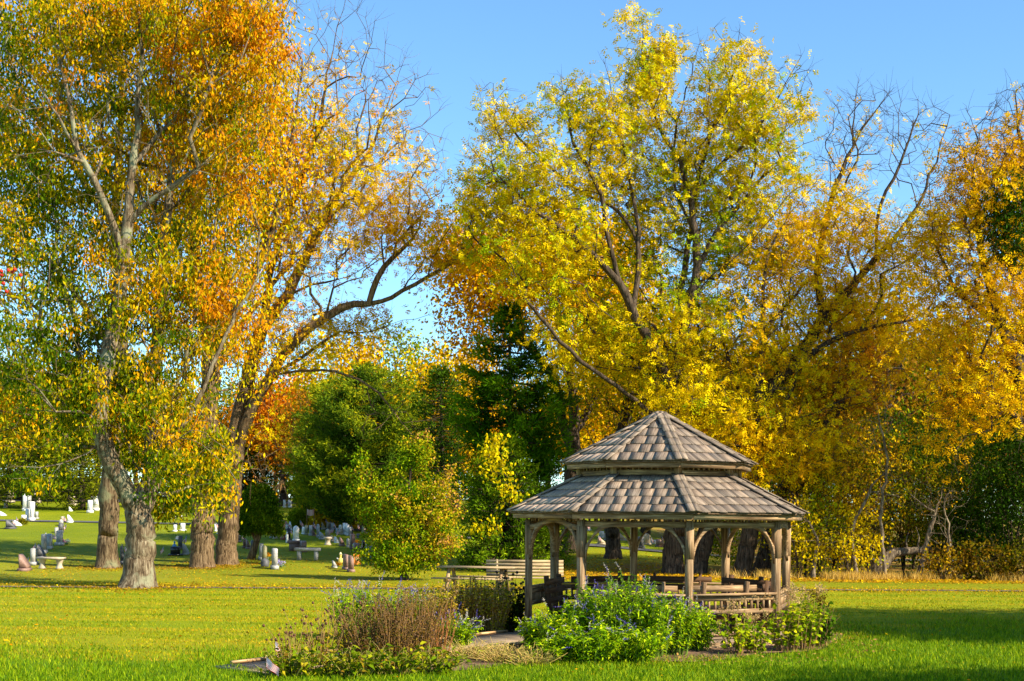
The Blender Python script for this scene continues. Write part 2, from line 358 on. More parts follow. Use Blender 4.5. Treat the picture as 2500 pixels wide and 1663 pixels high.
def pinnate(name, C, n, sig, pal, rs, parent=None, RL=.36, LL=.13, LW=.045, pairs=5, nf=.35, seed=5, jit=.25, grad=None):
    C = np.repeat(C, n, axis=0); k = len(C); P = C+rs.normal(size=(k, 3))*np.array([1, 1, .75])*sig
    D = rs.normal(size=(k, 3)); D[:, 2] -= .35; D = unit(D); U = rs.normal(size=(k, 3)); U[:, 2] += 1.2
    S = unit(np.cross(D, U)); RL = RL*rs.uniform(.6, 1.25, k)[:, None]
    sel = .5+.2*nfield(P, seed, nf)+rs.normal(size=k)*jit*.4+np.repeat(rs.normal(size=k//n)*.17, n)
    if grad is not None: sel = sel+grad(P)
    colr = pick(pal, sel, rs); Vs = []; Ts = []
    for i in range(pairs):
        t = (i+.6)/pairs
        for sg in (-1, 1):
            p = P+D*RL*t+rs.normal(size=(k, 3))*.01; d = unit(S*sg+D*.45+np.array([0, 0, -.2])+rs.normal(size=(k, 3))*.2)
            sc_ = 1-.35*abs(t-.5)*2
            Vs.append(leafquads(p, d, np.cross(S, D)+rs.normal(size=(k, 3))*.3, np.full(k, LL*sc_), np.full(k, LW*sc_)).reshape(k, 4, 3))
            Ts.append(colr*rs.uniform(.85, 1.15, (k, 1)))
    V = np.concatenate(Vs, 0).reshape(-1, 3); T = np.repeat(np.concatenate(Ts, 0), 4, axis=0)
    return link(name, qmesh(name, V, np.arange(len(V)).reshape(-1, 4), T, mats=[M_leaf]), parent)

def resample(pl, step):
    pl = [np.array(p, float) for p in pl]; o = [pl[0]]
    for a, b in zip(pl[:-1], pl[1:]):
        k = max(1, int(round(np.linalg.norm(b-a)/step)))
        for j in range(1, k+1): o.append(a+(b-a)*j/k)
    o = np.array(o)
    for _ in range(2):
        if len(o) > 3: o[1:-1] = .5*o[1:-1]+.25*(o[:-2]+o[2:])
    return o
def grow(limbs, pts, rs, bf=.35, seg=.55, wig=.07, up=.0):
    """greedy growth: limbs (polylines) joined, then every point connected by path+distance cost"""
    nodes = []; par = []; pl = []
    for li, lb in enumerate(limbs):
        R = resample(lb, seg)
        if li == 0: R = np.concatenate([resample(list(R[:5]), .16), R[5:]]); R[0, 2] -= .15
        R[1:] += rs.normal(size=R[1:].shape)*wig*.5*np.clip(np.arange(1, len(R))/8, 0, 1)[:, None]
        if li == 0: prev = -1; st = 0
        else:
            A = np.array(nodes); j = int(np.argmin(np.linalg.norm(A-R[0], axis=1))); prev = j; st = 0 if np.linalg.norm(A[j]-R[0]) > seg*.8 else 1
        for i in range(st, len(R)):
            d = 0 if prev < 0 else np.linalg.norm(R[i]-nodes[prev])
            nodes.append(R[i]); par.append(prev); pl.append(0 if prev < 0 else pl[prev]+d); prev = len(nodes)-1
    nl = len(nodes); pts = np.asarray(pts, float); n = len(pts)
    tips = np.full(n, -1)
    A = np.array(nodes); PLn = np.array(pl)
    ok = A[:, 2] > A[0, 2]+ (A[:, 2].max()-A[0, 2])*.12
    best = np.full(n, 1e9); bp = np.zeros(n, int)
    for s in range(0, len(A)):
        if not ok[s]: continue
        d = np.linalg.norm(pts-A[s], axis=1); c = d+bf*PLn[s]
        mk = c < best; best[mk] = c[mk]; bp[mk] = s
    left = np.ones(n, bool)
    for _ in range(n):
        c = np.where(left, best, 1e9); i = int(np.argmin(c)); left[i] = False
        a = np.array(nodes[bp[i]]); b = pts[i]; ln = np.linalg.norm(b-a); k = max(1, int(ln/seg)); prev = bp[i]
        # start direction continues the parent a little, for curved joints
        pa = par[bp[i]]; t0 = (a-np.array(nodes[pa])) if pa >= 0 else np.array([0, 0, 1.])
        t0 = t0/max(np.linalg.norm(t0), 1e-6)*ln*.33
        for j in range(1, k+1):
            f = j/k; q = a*(1-f)**3+3*(a+t0)*(1-f)**2*f+3*(b-(b-a)*.3+np.array([0, 0, up*ln]))*(1-f)*f*f+b*f**3
            if j < k: q = q+rs.normal(size=3)*wig
            nodes.append(q); par.append(prev); pl.append(pl[prev]+np.linalg.norm(q-nodes[prev])); prev = len(nodes)-1
            d = np.linalg.norm(pts-q, axis=1); cc = d+bf*pl[prev]; mk = (cc < best) & left; best[mk] = cc[mk]; bp[mk] = prev
        tips[i] = prev
    return np.array(nodes), np.array(par), nl
def woodmesh(name, nodes, par, R0, rtip, m, parent=None, flare=.55, twigs=0, rs=None, twl=.6, knots=.05, maxlimb=None):
    n = len(nodes); ch = [[] for _ in range(n)]
    for i in range(1, n):
        if par[i] >= 0: ch[par[i]].append(i)
    cnt = np.zeros(n)
    for i in range(n-1, -1, -1):
        cnt[i] = max(1.0, cnt[i])
        if par[i] >= 0: cnt[par[i]] += cnt[i]
    e = math.log(max(cnt[0], 2))/math.log(R0/rtip); r = rtip*cnt**(1/e)
    mc = [max(c, key=lambda j: cnt[j]) if c else -1 for c in ch]
    mcs = np.array(mc)
    for _ in range(8):
        r2 = r.copy(); k_ = [i for i in range(1, n) if mc[i] >= 0 and par[i] >= 0 and mc[par[i]] == i and r[i] > .05]
        k_ = np.array(k_, int); pa_ = np.array(par)[k_]; r2[k_] = .5*r[k_]+.25*(r[pa_]+r[mcs[k_]]); r = r2
    tan = np.zeros((n, 3)); ref = np.zeros((n, 3))
    for i in range(n):
        a = nodes[par[i]] if par[i] >= 0 else nodes[i]; b = nodes[mc[i]] if mc[i] >= 0 else nodes[i]
        t = b-a; l_ = math.sqrt(t@t); t = t/l_ if l_ > 1e-6 else np.array([0, 0, 1.]); tan[i] = t
        rf = ref[par[i]] if par[i] >= 0 else np.array([1., .1, 0]); rf = rf-t*(rf@t); l_ = math.sqrt(rf@rf)
        if l_ < 1e-3: rf = np.array([.1, 1, .2]); rf = rf-t*(rf@t); l_ = math.sqrt(rf@rf)
        ref[i] = rf/l_
    bin_ = np.cross(tan, ref)
    z0 = nodes[0][2]; fl = 1+flare*np.exp(-np.maximum(nodes[:, 2]-z0, 0)/.42); r = r*fl
    V = []; Q = []; nv = 0
    idx = np.array([i for i in range(n) if par[i] >= 0]); pi = par[idx]
    main = np.array([mc[p] == i for i, p in zip(idx, pi)])
    rA = np.where(main, r[pi], r[idx]*1.12); rB = r[idx]
    for lo, hi, k in ((.11, 9, 12), (.035, .11, 6), (0, .035, 3)):
        s = (rA >= lo) & (rA < hi)
        if not s.any(): continue
        ii, pp, mm = idx[s], pi[s], main[s]
        an = np.arange(k)*2*math.pi/k; ca, sa = np.cos(an), np.sin(an)
        fr = np.where(mm, pp, ii)  # frame of start ring
        def ring(c, fi, rr):
            W = ca[None, :, None]*ref[fi][:, None]+sa[None, :, None]*bin_[fi][:, None]
            P = c[:, None]+W*rr[:, None, None]
            if k == 12:
                q = P*np.array([5, 5, 1.6]); nn = np.sin(q[..., 0]+1.3*q[..., 2])*np.cos(q[..., 1]-q[..., 2]*.7)+.6*np.sin(2.3*q[..., 0]-1.9*q[..., 1]+q[..., 2])
                rt = np.exp(-np.maximum(P[..., 2]-z0, 0)/.3)
                nn = nn*knots+rt*.12*np.sin(an*5+1.0)[None]
                P = P+W*(nn*rr[:, None])[..., None]
            return P
        un = np.unique(np.concatenate([ii, pp[mm]])); lut = np.full(n, -1); lut[un] = np.arange(len(un))
        V.append(ring(nodes[un], un, r[un]).reshape(-1, 3)); B0 = nv+lut[ii][:, None]*k; nv += len(un)*k
        A0 = nv*0+lut[pp][:, None]*k+(nv-len(un)*k); sd = ~mm
        if sd.any():
            V.append(ring(nodes[pp[sd]], ii[sd], rA[s][sd]).reshape(-1, 3)); A0[sd] = nv+np.arange(sd.sum())[:, None]*k; nv += sd.sum()*k
        kk = np.arange(k)[None]
        Q.append(np.stack([A0+kk, A0+(kk+1) % k, B0+(kk+1) % k, B0+kk], -1).reshape(-1, 4))
    if twigs:
        tp = np.array([i for i in range(n) if not ch[i]]); tp = np.repeat(tp, twigs)
        d = unit(tan[tp]*.8+rs.normal(size=(len(tp), 3))*.75); l_ = twl*rs.uniform(.4, 1.2, (len(tp), 1))
        a = nodes[tp]; b1 = a+d*l_*.5; b2 = b1+unit(d+rs.normal(size=d.shape)*.35)*l_*.5
        for (p0, p1, w0, w1) in ((a, b1, rtip*.62, rtip*.45), (b1, b2, rtip*.45, rtip*.25)):
            dd = unit(p1-p0); x = unit(np.cross(dd, np.array([.3, .8, .5]))); y = np.cross(dd, x); m_ = len(p0)
            RR = [p0+(x*c+y*s_)*w0 for c, s_ in ((1, 0), (-.5, .87), (-.5, -.87))]+[p1+(x*c+y*s_)*w1 for c, s_ in ((1, 0), (-.5, .87), (-.5, -.87))]
            V.append(np.stack(RR, 1).reshape(-1, 3)); b = nv+np.arange(m_)[:, None]*6; kk = np.arange(3)[None]
            Q.append(np.stack([b+kk, b+(kk+1) % 3, b+3+(kk+1) % 3, b+3+kk], -1).reshape(-1, 4)); nv += m_*6
    return link(name, qmesh(name, np.concatenate(V), np.concatenate(Q), smooth=True, mats=[m]), parent)
def blob(px, py, rx, ry, d, rz, n, rs, shell=.45):
    """n cluster points in an ellipsoid whose outline in the photo is rx, ry pixels, at depth d with depth radius rz (m)"""
    u = unit(rs.normal(size=(n, 3))); rr = rs.uniform(0, 1, (n, 1))**shell; p = u*rr
    dd = d+p[:, 1]*rz; c = np.array(PX(px, py, d)); k = d/F
    return np.stack([c[0]+p[:, 0]*rx*k, dd, c[2]+p[:, 2]*ry*k], 1)
def PL(d, *pts):
    """limb through photo pixels at depth d (+ optional offset per point)"""
    return [PX(p[0], p[1], d+(p[2] if len(p) > 2 else 0)) for p in pts]
# ------------------------------------------------------------------ palettes (linear)
G_DK = (.035, .075, .006); G_MD = (.1, .17, .01); G_YL = (.3, .33, .015); YEL = (.8, .56, .012); GOLD = (.78, .43, .01); ORG = (.76, .25, .012); RED = (.5, .07, .01); BRN = (.22, .1, .03); LIME = (.42, .46, .02)
P_gum = [G_DK, (.07, .13, .006), (.18, .22, .01), (.56, .4, .01), (.68, .33, .01), (.66, .22, .012)]
P_gum2 = [G_DK, (.08, .14, .006), (.2, .24, .01), (.6, .42, .012), (.7, .33, .012), ORG]
P_wal = [(.3, .4, .012), (.6, .52, .015), YEL, YEL, YEL, GOLD]
P_gold = [G_YL, YEL, GOLD, GOLD, (.6, .26, .015), (.4, .16, .02)]
P_under = [G_DK, G_MD, LIME, YEL, GOLD, BRN]
def tree(name, label, base, limbs, blobs, R0, rtip, bark, seed, leaf, loc_d=None, group=None, cat='tree', bare=(), twigs=3, bf=.35, seg=.55, wig=.07, twl=.6, flare=.55, knots=.05, bleaf=0, up=0.0):
    rs = np.random.RandomState(seed)
    t = thing(name, label, cat, tuple(base), 0, group)
    pts = [blob(*b, rs=rs) if not isinstance(b, np.ndarray) else b for b in blobs]
    lp = np.concatenate(pts); bp = [blob(*b, rs=rs) for b in bare]
    allp = np.concatenate([lp]+bp)
    ok = allp[:, 2] > gz(allp[:, 0], allp[:, 1])+.4
    nb = len(allp)-len(lp); allp2 = allp[ok]; lp = lp[ok[:len(lp)]]
    nodes, par, nl = grow(limbs, allp2, rs, bf, seg, wig, up)
    b = np.array(base)
    woodmesh('trunk', nodes-b, par, R0, rtip, bark, t, flare, twigs, rs, twl, knots)
    cr_ = leaf(lp-b, rs, t)
    if bleaf and len(bp):
        q = np.concatenate(bp)-b; q = q[rs.uniform(size=len(q)) < bleaf]
        if len(q): leafb = leaf(q, rs, t, .25); leafb.name = 'crown'
    return t
def leaf_oval(pal, n, sig, Lw, **k):
    def f(C, rs, t, fr=1.0): return foliage('crown', C, max(2, int(n*fr)), sig, Lw, pal, rs, t, **k)
    return f
def leaf_pin(pal, n, sig, **k):
    def f(C, rs, t, fr=1.0): return pinnate('crown', C, max(1, int(n*fr)), sig, pal, rs, t, **k)
    return f

# T1: the near tree on the left, orange and green leaves
b1 = G(335, 1436)
d = b1.y
limbs1 = [PL(d, (335, 1440), (340, 1390), (352, 1330), (345, 1270), (330, 1235), (295, 1180, -.2), (255, 1110, -.4), (240, 1040, -.5), (252, 930, -.4), (285, 780), (303, 640), (313, 500), (327, 400), (338, 280), (345, 140), (335, 0), (345, -120)),
          PL(d, (345, 1250), (372, 1175, .2), (375, 1110, .3), (400, 1080, .3), (440, 1060, .2), (478, 990), (540, 850), (580, 750, .3), (620, 690, .4), (700, 590, .5), (790, 480, .7)),
          PL(d, (372, 1175, .2), (378, 1080, .6), (360, 960, 1.0), (390, 800, 1.5), (400, 600, 1.8), (430, 380, 2.0), (470, 150, 2)),
          PL(d, (303, 640), (270, 520, -.3), (225, 440, -.6), (185, 360, -.8), (130, 250, -1), (70, 170, -1.2), (10, 120, -1.3)),
          PL(d, (185, 360, -.8), (170, 230, -.8), (135, 120, -.6), (110, 20, -.5)),
          PL(d, (313, 535), (380, 480, -.3), (450, 440, -.6), (520, 380, -1), (600, 330, -1.2), (650, 290, -1.2)),
          PL(d, (325, 410), (380, 330, .5), (440, 280, .8), (530, 190, 1), (560, 80, 1.2)),
          PL(d, (285, 780), (200, 720, -.4), (110, 740, -.8), (20, 730, -1.2), (-40, 690, -1.3)),
          PL(d, (400, 1075, .3), (470, 1060, -.2), (520, 1110, -.6), (580, 1170, -.9)),
          PL(d, (245, 1090, -.4), (190, 1120, -1), (110, 1150, -1.6), (40, 1140, -2)),
          PL(d, (440, 1060, .2), (410, 1010, -.4), (440, 900, -.8), (500, 800, -1))]
orgr = lambda P: .16*np.clip(P[:, 0]/3, -1, 1)+.12*np.clip((P[:, 2]-9)/5, -1, 1)+.02
tree('deciduous_tree', 'tall near tree at left with orange and green leaves and a mossy forked trunk', b1, limbs1,
     [(300, 250, 330, 330, d+2.2, 3.2, 430), (560, 260, 150, 300, d+1, 2.6, 170), (110, 480, 170, 240, d+1.5, 2.6, 110), (330, 740, 260, 230, d+1.2, 2.8, 290), (520, 640, 150, 250, d+2, 2.5, 110), (330, 990, 210, 140, d+.4, 2.6, 190),
      (120, 900, 150, 160, d, 2.6, 90), (400, 1150, 130, 70, d-.5, 1.5, 26), (90, 1165, 90, 30, d-1.5, 1.2, 12), (530, 1150, 60, 110, d+1, 1.2, 34), (300, 20, 400, 140, d, 3.6, 200), (400, 1250, 50, 40, d+.8, .6, 10), (620, 60, 90, 120, d, 2.5, 60)],
     .43, .011, M_barkA1, 11, leaf_oval(P_gum, 52, .2, (.155, .065), droop=1.3, nf=.7, seed=2, jit=.3, grad=orgr), bare=[(330, 400, 250, 300, d-1.6, 1, 60), (480, 1080, 150, 90, d-1, 1.5, 20), (120, 300, 130, 160, d-1.6, 1, 26), (120, 900, 100, 120, d-2, 1, 14)], twigs=3, flare=.75, knots=.04)
# T2: second trunk behind
b2 = G(262, 1387); d = b2.y
tree('deciduous_tree', 'straight lichen spotted tree standing just behind the near orange tree at left', b2,
     [PL(d, (262, 1389), (263, 1300), (268, 1180), (282, 1080), (295, 900), (290, 700), (280, 500), (300, 250), (290, 60), (300, -60)),
      PL(d, (295, 900), (220, 760), (120, 640, 1), (20, 520, 1.5)), PL(d, (290, 800), (400, 650, -.5), (480, 480, -1), (520, 300, -1)), PL(d, (282, 560), (160, 380, 1), (60, 250, 1.5), (-60, 150, 2))],
     [(40, 300, 230, 300, d, 4, 220), (60, 720, 170, 260, d, 4, 130), (430, 400, 240, 380, d+1, 4, 260), (300, 40, 380, 130, d, 4, 160), (60, 1000, 160, 120, d, 3, 80)],
     .4, .014, M_barkA, 12, leaf_oval(P_gum2, 40, .42, (.22, .1), droop=.9, nf=.3, seed=9), twigs=2, flare=.6)
# T3 furrowed trunk
b3 = G(493, 1386); d = b3.y
tree('deciduous_tree', 'thick furrowed trunk with green leafy twigs hanging on it, left of its pair', b3,
     [PL(d, (493, 1388), (494, 1300), (497, 1200), (502, 1080), (512, 930), (520, 850), (480, 720), (470, 560), (500, 380), (520, 200), (540, 40)),
      PL(d, (520, 860), (560, 760), (640, 640, -.5), (690, 480, -.6), (720, 300, -.5), (740, 150)),
      PL(d, (512, 930), (600, 780, 1), (660, 700, 1.2), (760, 600, 1.5), (870, 480, 1.8))],
     [(560, 420, 190, 330, d, 3.5, 260), (560, 800, 140, 180, d, 3, 110), (700, 380, 130, 250, d, 3, 130), (500, 1150, 75, 110, d-1.2, .8, 44), (560, 100, 150, 150, d, 3, 90)],
     .46, .014, M_barkB, 13, leaf_oval([G_DK, G_MD, G_YL, YEL, GOLD, ORG], 38, .5, (.19, .08), droop=1.2, nf=.4, seed=4, grad=lambda P: .1*np.clip(P[:, 0]/3, -1, 1)+.12*np.clip((P[:, 2]-9)/5, -1.6, 1)), twigs=2, flare=.35)
# T4 with the great arching limb
b4 = G(553, 1379); d = b4.y
limbs4 = [PL(d, (553, 1381), (553, 1300), (562, 1200), (572, 1120), (590, 1050), (622, 990), (655, 920), (690, 862), (760, 795), (830, 748), (900, 738), (960, 738), (978, 708), (1012, 690), (1080, 665), (1130, 612), (1160, 570), (1200, 535), (1255, 505)),
          PL(d, (572, 1120), (585, 1000, .4), (612, 900, .7), (640, 800, 1), (662, 650, 1.2), (710, 500, 1.4), (770, 350, 1.2), (800, 180, 1), (830, 40, 1)),
          PL(d, (640, 800, 1), (700, 720, .5), (760, 690, 0), (830, 690), (900, 650), (960, 590), (1020, 500), (1075, 380)),
          PL(d, (700, 720, .5), (760, 600, .6), (820, 480, .8), (900, 380, 1), (950, 240, 1), (990, 140, 1)),
          PL(d, (655, 920), (700, 908, -.6), (760, 902, -1), (850, 910, -1.4), (905, 940, -1.6), (960, 1000, -1.7), (1000, 1060, -1.8)),
          PL(d, (900, 738), (930, 650), (960, 620), (1020, 590), (1030, 520)),
          PL(d, (1130, 612), (1138, 520), (1155, 430), (1170, 330)),
          PL(d, (655, 920), (760, 860, 1), (830, 800, 1.5), (880, 820, 1.8), (980, 780, 2), (1050, 770, 2.2)),
          PL(d, (662, 650, 1.2), (640, 480, 1.5), (700, 250, 1.8), (690, 90, 2))]
tree('walnut_tree', 'furrowed tree whose long arching limb reaches right across the sky gap', b4, limbs4,
     [(800, 520, 200, 190, d, 3.5, 300), (930, 420, 130, 190, d, 3, 120), (1000, 560, 120, 130, d, 2.5, 90), (760, 300, 120, 170, d, 3, 100), (700, 820, 120, 120, d, 2.5, 90), (850, 800, 160, 60, d+1.5, 2, 60), (1150, 560, 90, 90, d, 2, 36), (640, 1040, 40, 60, d-1, 1, 8), (1080, 640, 70, 50, d, 1.5, 20)],
     .44, .012, M_barkB, 14, leaf_pin([G_YL, YEL, YEL, GOLD, GOLD, ORG], 7, .36, RL=.34, LL=.15, LW=.06, seed=8),
     bare=[(850, 160, 110, 190, d, 3, 110), (980, 300, 110, 170, d, 2.5, 80), (680, 100, 70, 170, d, 2, 40), (960, 1000, 120, 70, d-1.5, 1, 26), (1060, 440, 60, 120, d, 2, 24), (650, 1130, 70, 60, d-1.5, 1, 24)], twigs=4, twl=.9, flare=.3, bleaf=.35)

# W: big yellow walnut behind the gazebo
b5 = G(1642, 1401); d = b5.y
limbs5 = [PL(d, (1642, 1403), (1645, 1300), (1650, 1180), (1652, 1080), (1645, 1010), (1640, 935), (1658, 842), (1672, 790), (1690, 720), (1708, 652), (1698, 574), (1685, 478), (1660, 390), (1620, 337), (1600, 283), (1586, 237), (1567, 168), (1570, 90)),
          PL(d, (1650, 1060), (1620, 1030, -.3), (1577, 1000, -.6), (1505, 940, -1), (1451, 904, -1.2), (1387, 862, -1.5), (1365, 825, -1.6), (1322, 781, -1.8), (1285, 726, -2), (1210, 690, -2.2)),
          PL(d, (1640, 960), (1607, 866, -.5), (1575, 815, -.8), (1545, 760, -1), (1510, 690, -1.2), (1492, 600, -1.3), (1475, 517, -1.3), (1460, 440, -1.3), (1433, 398, -1.3), (1395, 352, -1.4), (1379, 260, -1.4), (1387, 191, -1.4)),
          PL(d, (1545, 760, -1), (1567, 597, -.4), (1525, 528, -.2), (1483, 490, 0), (1414, 474, .2), (1360, 425, .3), (1291, 363, .4), (1215, 270, .5), (1190, 220, .5)),
          PL(d, (1640, 935), (1652, 800, .6), (1660, 700, .9), (1680, 620, 1), (1690, 500, 1), (1722, 379, .8), (1733, 325, .7), (1770, 237, .6), (1800, 168, .5), (1805, 80, .5)),
          PL(d, (1685, 478), (1725, 440, .2), (1770, 385, .4), (1815, 365, .5), (1870, 290, .6), (1930, 180, .6), (1955, 140, .6)),
          PL(d, (1708, 652), (1745, 566, .3), (1827, 478, .6), (1850, 436, .7), (1904, 390, .8), (1961, 350, .8), (2010, 330, .8)),
          PL(d, (1672, 790), (1730, 665, -.5), (1790, 640, -.8), (1860, 560, -1), (1920, 480, -1.2)),
          PL(d, (1567, 597, -.4), (1530, 400), (1500, 260), (1478, 160)),
          PL(d, (1510, 690, -1.2), (1430, 600, -1.8), (1340, 540, -2), (1200, 420, -2), (1140, 350, -2)),
          PL(d, (1640, 960), (1720, 870, -.8), (1800, 800, -1.2), (1880, 780, -1.5)),
          PL(d, (1698, 574), (1640, 450, .6), (1650, 300, .8), (1690, 190, .8))]
gW = lambda P: .12*np.clip((5-P[:, 2])/6, -1, 1)-.25*np.exp(-((P[:, 0]-1.0)**2+(P[:, 2]-12)**2)/5.0)
tree('walnut_tree', 'large bright yellow walnut tree with dark spreading limbs rising behind the gazebo', b5, limbs5,
     [(1560, 620, 330, 200, d+2.2, 3, 330), (1620, 400, 210, 160, d+1.2, 2.8, 200), (1470, 330, 90, 160, d-1, 2, 90), (1580, 200, 75, 140, d, 2, 90), (1640, 120, 50, 50, d, 1.4, 16), (1790, 260, 110, 170, d, 2.6, 150), (1900, 330, 90, 120, d, 2.2, 60), (1820, 520, 190, 170, d+1.6, 3, 180),
      (1280, 450, 140, 120, d-1, 2.8, 150), (1240, 310, 85, 80, d, 2, 36), (1390, 260, 60, 80, d-1.2, 1.5, 26), (1300, 600, 180, 140, d-1.5, 3, 150), (1700, 830, 260, 130, d+.6, 3, 240), (1440, 830, 170, 110, d+.6, 2.4, 120), (1740, 980, 190, 80, d-1.2, 2.6, 110), (1560, 50, 45, 20, d, .8, 8), (1150, 480, 50, 120, d-1, 1.5, 30)],
     .42, .012, M_barkD, 15, leaf_pin(P_wal, 11, .3, RL=.36, LL=.15, LW=.062, seed=6, grad=gW),
     bare=[(1740, 130, 110, 60, d, 1.5, 26), (1930, 200, 60, 60, d, 1.5, 14), (1390, 210, 30, 40, d-1, 1, 8), (1210, 240, 60, 40, d, 1, 10)], twigs=4, twl=.7, flare=.3, bf=.3, bleaf=.6)
# walnuts still hanging at the twig ends: yellow-green balls
def nuts(parent, regs, seed):
    rs = np.random.RandomState(seed); mb = MB(seed); b = np.array(parent.location)
    for (px, py, rx, ry, dd, n) in regs:
        for k in range(n):
            q = np.array(PX(px+rs.normal()*rx*.55, py+30+rs.normal()*ry*.55, dd+rs.normal()*1.5))-b; r = rs.uniform(.03, .045)
            mb.lathe([(0, -r), (r*.8, -r*.6), (r, 0), (r*.8, r*.6), (0, r)], q, 6, (.55, .5, .12))
    o = mb.build('nut_cluster', M_tint, parent, smooth=True); o['kind'] = 'stuff'
wal = [o for o in COL.objects if o.name.startswith('walnut_tree')][-1]
nuts(wal, [(1740, 140, 60, 45, d, 70), (1910, 180, 60, 50, d, 34), (1580, 160, 60, 60, d, 30), (1460, 200, 50, 40, d, 16), (1240, 240, 60, 30, d, 22), (1850, 300, 70, 60, d, 40)], 3)
# W2, W3: the two leaning trunks to the right, crowns merge over the right side
b6 = G(1700, 1401); d = b6.y
tree('walnut_tree', 'leaning tree seen between the right gazebo posts, golden crown sweeping right', b6,
     [PL(d, (1700, 1403), (1715, 1330), (1735, 1270), (1770, 1140), (1830, 1010), (1890, 930), (1958, 887), (2012, 838), (2056, 816), (2101, 798), (2212, 794), (2260, 760)),
      PL(d, (1890, 930), (1960, 860, .5), (2010, 780, .9), (2074, 709, 1), (2101, 669, 1), (2141, 629, 1), (2186, 579, 1), (2253, 486, 1), (2293, 370, 1), (2320, 280, 1)),
      PL(d, (2141, 629, 1), (2138, 560, .8), (2145, 500, .6), (2200, 400, .4), (2240, 280, .4)),
      PL(d, (2010, 780, .9), (1990, 650, 1.2), (2030, 480, 1.2), (2056, 423, 1.2), (2078, 352, 1.2), (2123, 290, 1.2), (2170, 225, 1.2)),
      PL(d, (2078, 352, 1.2), (2085, 280, 1.2), (2092, 215, 1.2)), PL(d, (1830, 1010), (1900, 1040, -1), (1990, 1010, -1.4), (2100, 960, -1.6))],
     [(2020, 700, 170, 160, d+1.5, 3, 150), (2160, 780, 180, 140, d+1.5, 3, 190), (2010, 930, 190, 90, d+.6, 2.6, 110), (2050, 540, 110, 120, d, 2.5, 70), (2200, 600, 120, 110, d, 2.6, 70), (1930, 1080, 120, 100, d-1.5, 2, 60)],
     .36, .012, M_barkD, 16, leaf_pin([LIME, YEL, YEL, YEL, GOLD, GOLD], 10, .36, RL=.36, LL=.15, LW=.06, seed=12),
     bare=[(2110, 330, 110, 120, d+1, 2, 100), (2250, 360, 80, 130, d+1, 2, 70), (2040, 400, 60, 100, d+1, 1.6, 30)], twigs=5, twl=.9, flare=.3, bleaf=.2)
b7 = G(1814, 1405); d = b7.y
tree('walnut_tree', 'leaning furrowed trunk seen just left of the right front gazebo post', b7,
     [PL(d, (1810, 1406), (1822, 1340), (1838, 1280), (1850, 1180), (1860, 1060), (1850, 940), (1870, 800), (1860, 640), (1930, 520), (1990, 440)),
      PL(d, (1860, 1060), (1800, 950, .6), (1760, 820, 1), (1750, 700, 1)), PL(d, (1870, 800), (1960, 700, 1), (2040, 620, 1.4)), PL(d, (1855, 1120), (1920, 1090, -.8), (1990, 1100, -1.2), (2060, 1130, -1.5))],
     [(1840, 820, 170, 190, d+1, 3, 170), (1930, 600, 120, 130, d+1, 3, 80), (1850, 1080, 130, 110, d-.6, 2.4, 90), (2000, 1110, 100, 70, d-1, 2, 40), (1800, 1170, 60, 70, d-1.5, 1.5, 34)],
     .34, .012, M_barkD, 17, leaf_pin([YEL, YEL, YEL, GOLD, GOLD, (.6, .26, .02)], 10, .36, RL=.36, LL=.15, LW=.06, seed=21), twigs=3, flare=.3)
b8 = G(1872, 1404); d = b8.y+1.5
tree('old_tree', 'thick brown slanting trunk with loose bark behind the right gazebo post', b8,
     [PL(d, (1868, 1404), (1880, 1350), (1900, 1290), (1925, 1200), (1945, 1100), (1930, 1000), (1960, 880)), PL(d, (1925, 1200), (2000, 1080), (2060, 960), (2150, 900))],
     [(1990, 1000, 110, 120, d, 2.5, 60), (2080, 900, 100, 90, d, 2.5, 50)],
     .5, .014, M_barkD, 18, leaf_pin([GOLD, (.6, .26, .02), (.45, .16, .03), BRN], 8, .36, RL=.36, LL=.15, LW=.06, seed=25), twigs=4, flare=.3)
# far right
bF = G(2560, 1420); d = bF.y
tree('deciduous_tree', 'tall golden tree at the right edge with bare twigs above its crown', bF,
     [PL(d, (2560, 1420), (2550, 1200), (2530, 1050), (2490, 900), (2440, 790), (2400, 650), (2380, 500), (2370, 380), (2400, 300)),
      PL(d, (2530, 1050), (2450, 1000, -.6), (2380, 960, -1), (2330, 900, -1.2)), PL(d, (2490, 900), (2520, 700), (2500, 500), (2490, 350), (2480, 230)),
      PL(d, (2440, 790), (2340, 720), (2280, 600), (2270, 450))],
     [(2400, 480, 120, 160, d, 3, 130), (2400, 760, 150, 170, d-.6, 3, 190), (2480, 360, 70, 100, d, 2, 40), (2300, 600, 70, 150, d, 2.5, 60), (2430, 980, 120, 90, d-1, 2.5, 70), (2300, 1000, 60, 180, d-1, 1.5, 40), (2560, 600, 80, 300, d, 3, 90)],
     .4, .013, M_barkD, 19, leaf_pin([YEL, YEL, GOLD, GOLD, (.6, .28, .015)], 10, .36, RL=.36, LL=.15, LW=.06, seed=31),
     bare=[(2480, 300, 60, 110, d, 2, 60), (2370, 360, 60, 90, d, 2, 30)], twigs=5, twl=.9, bleaf=.2)
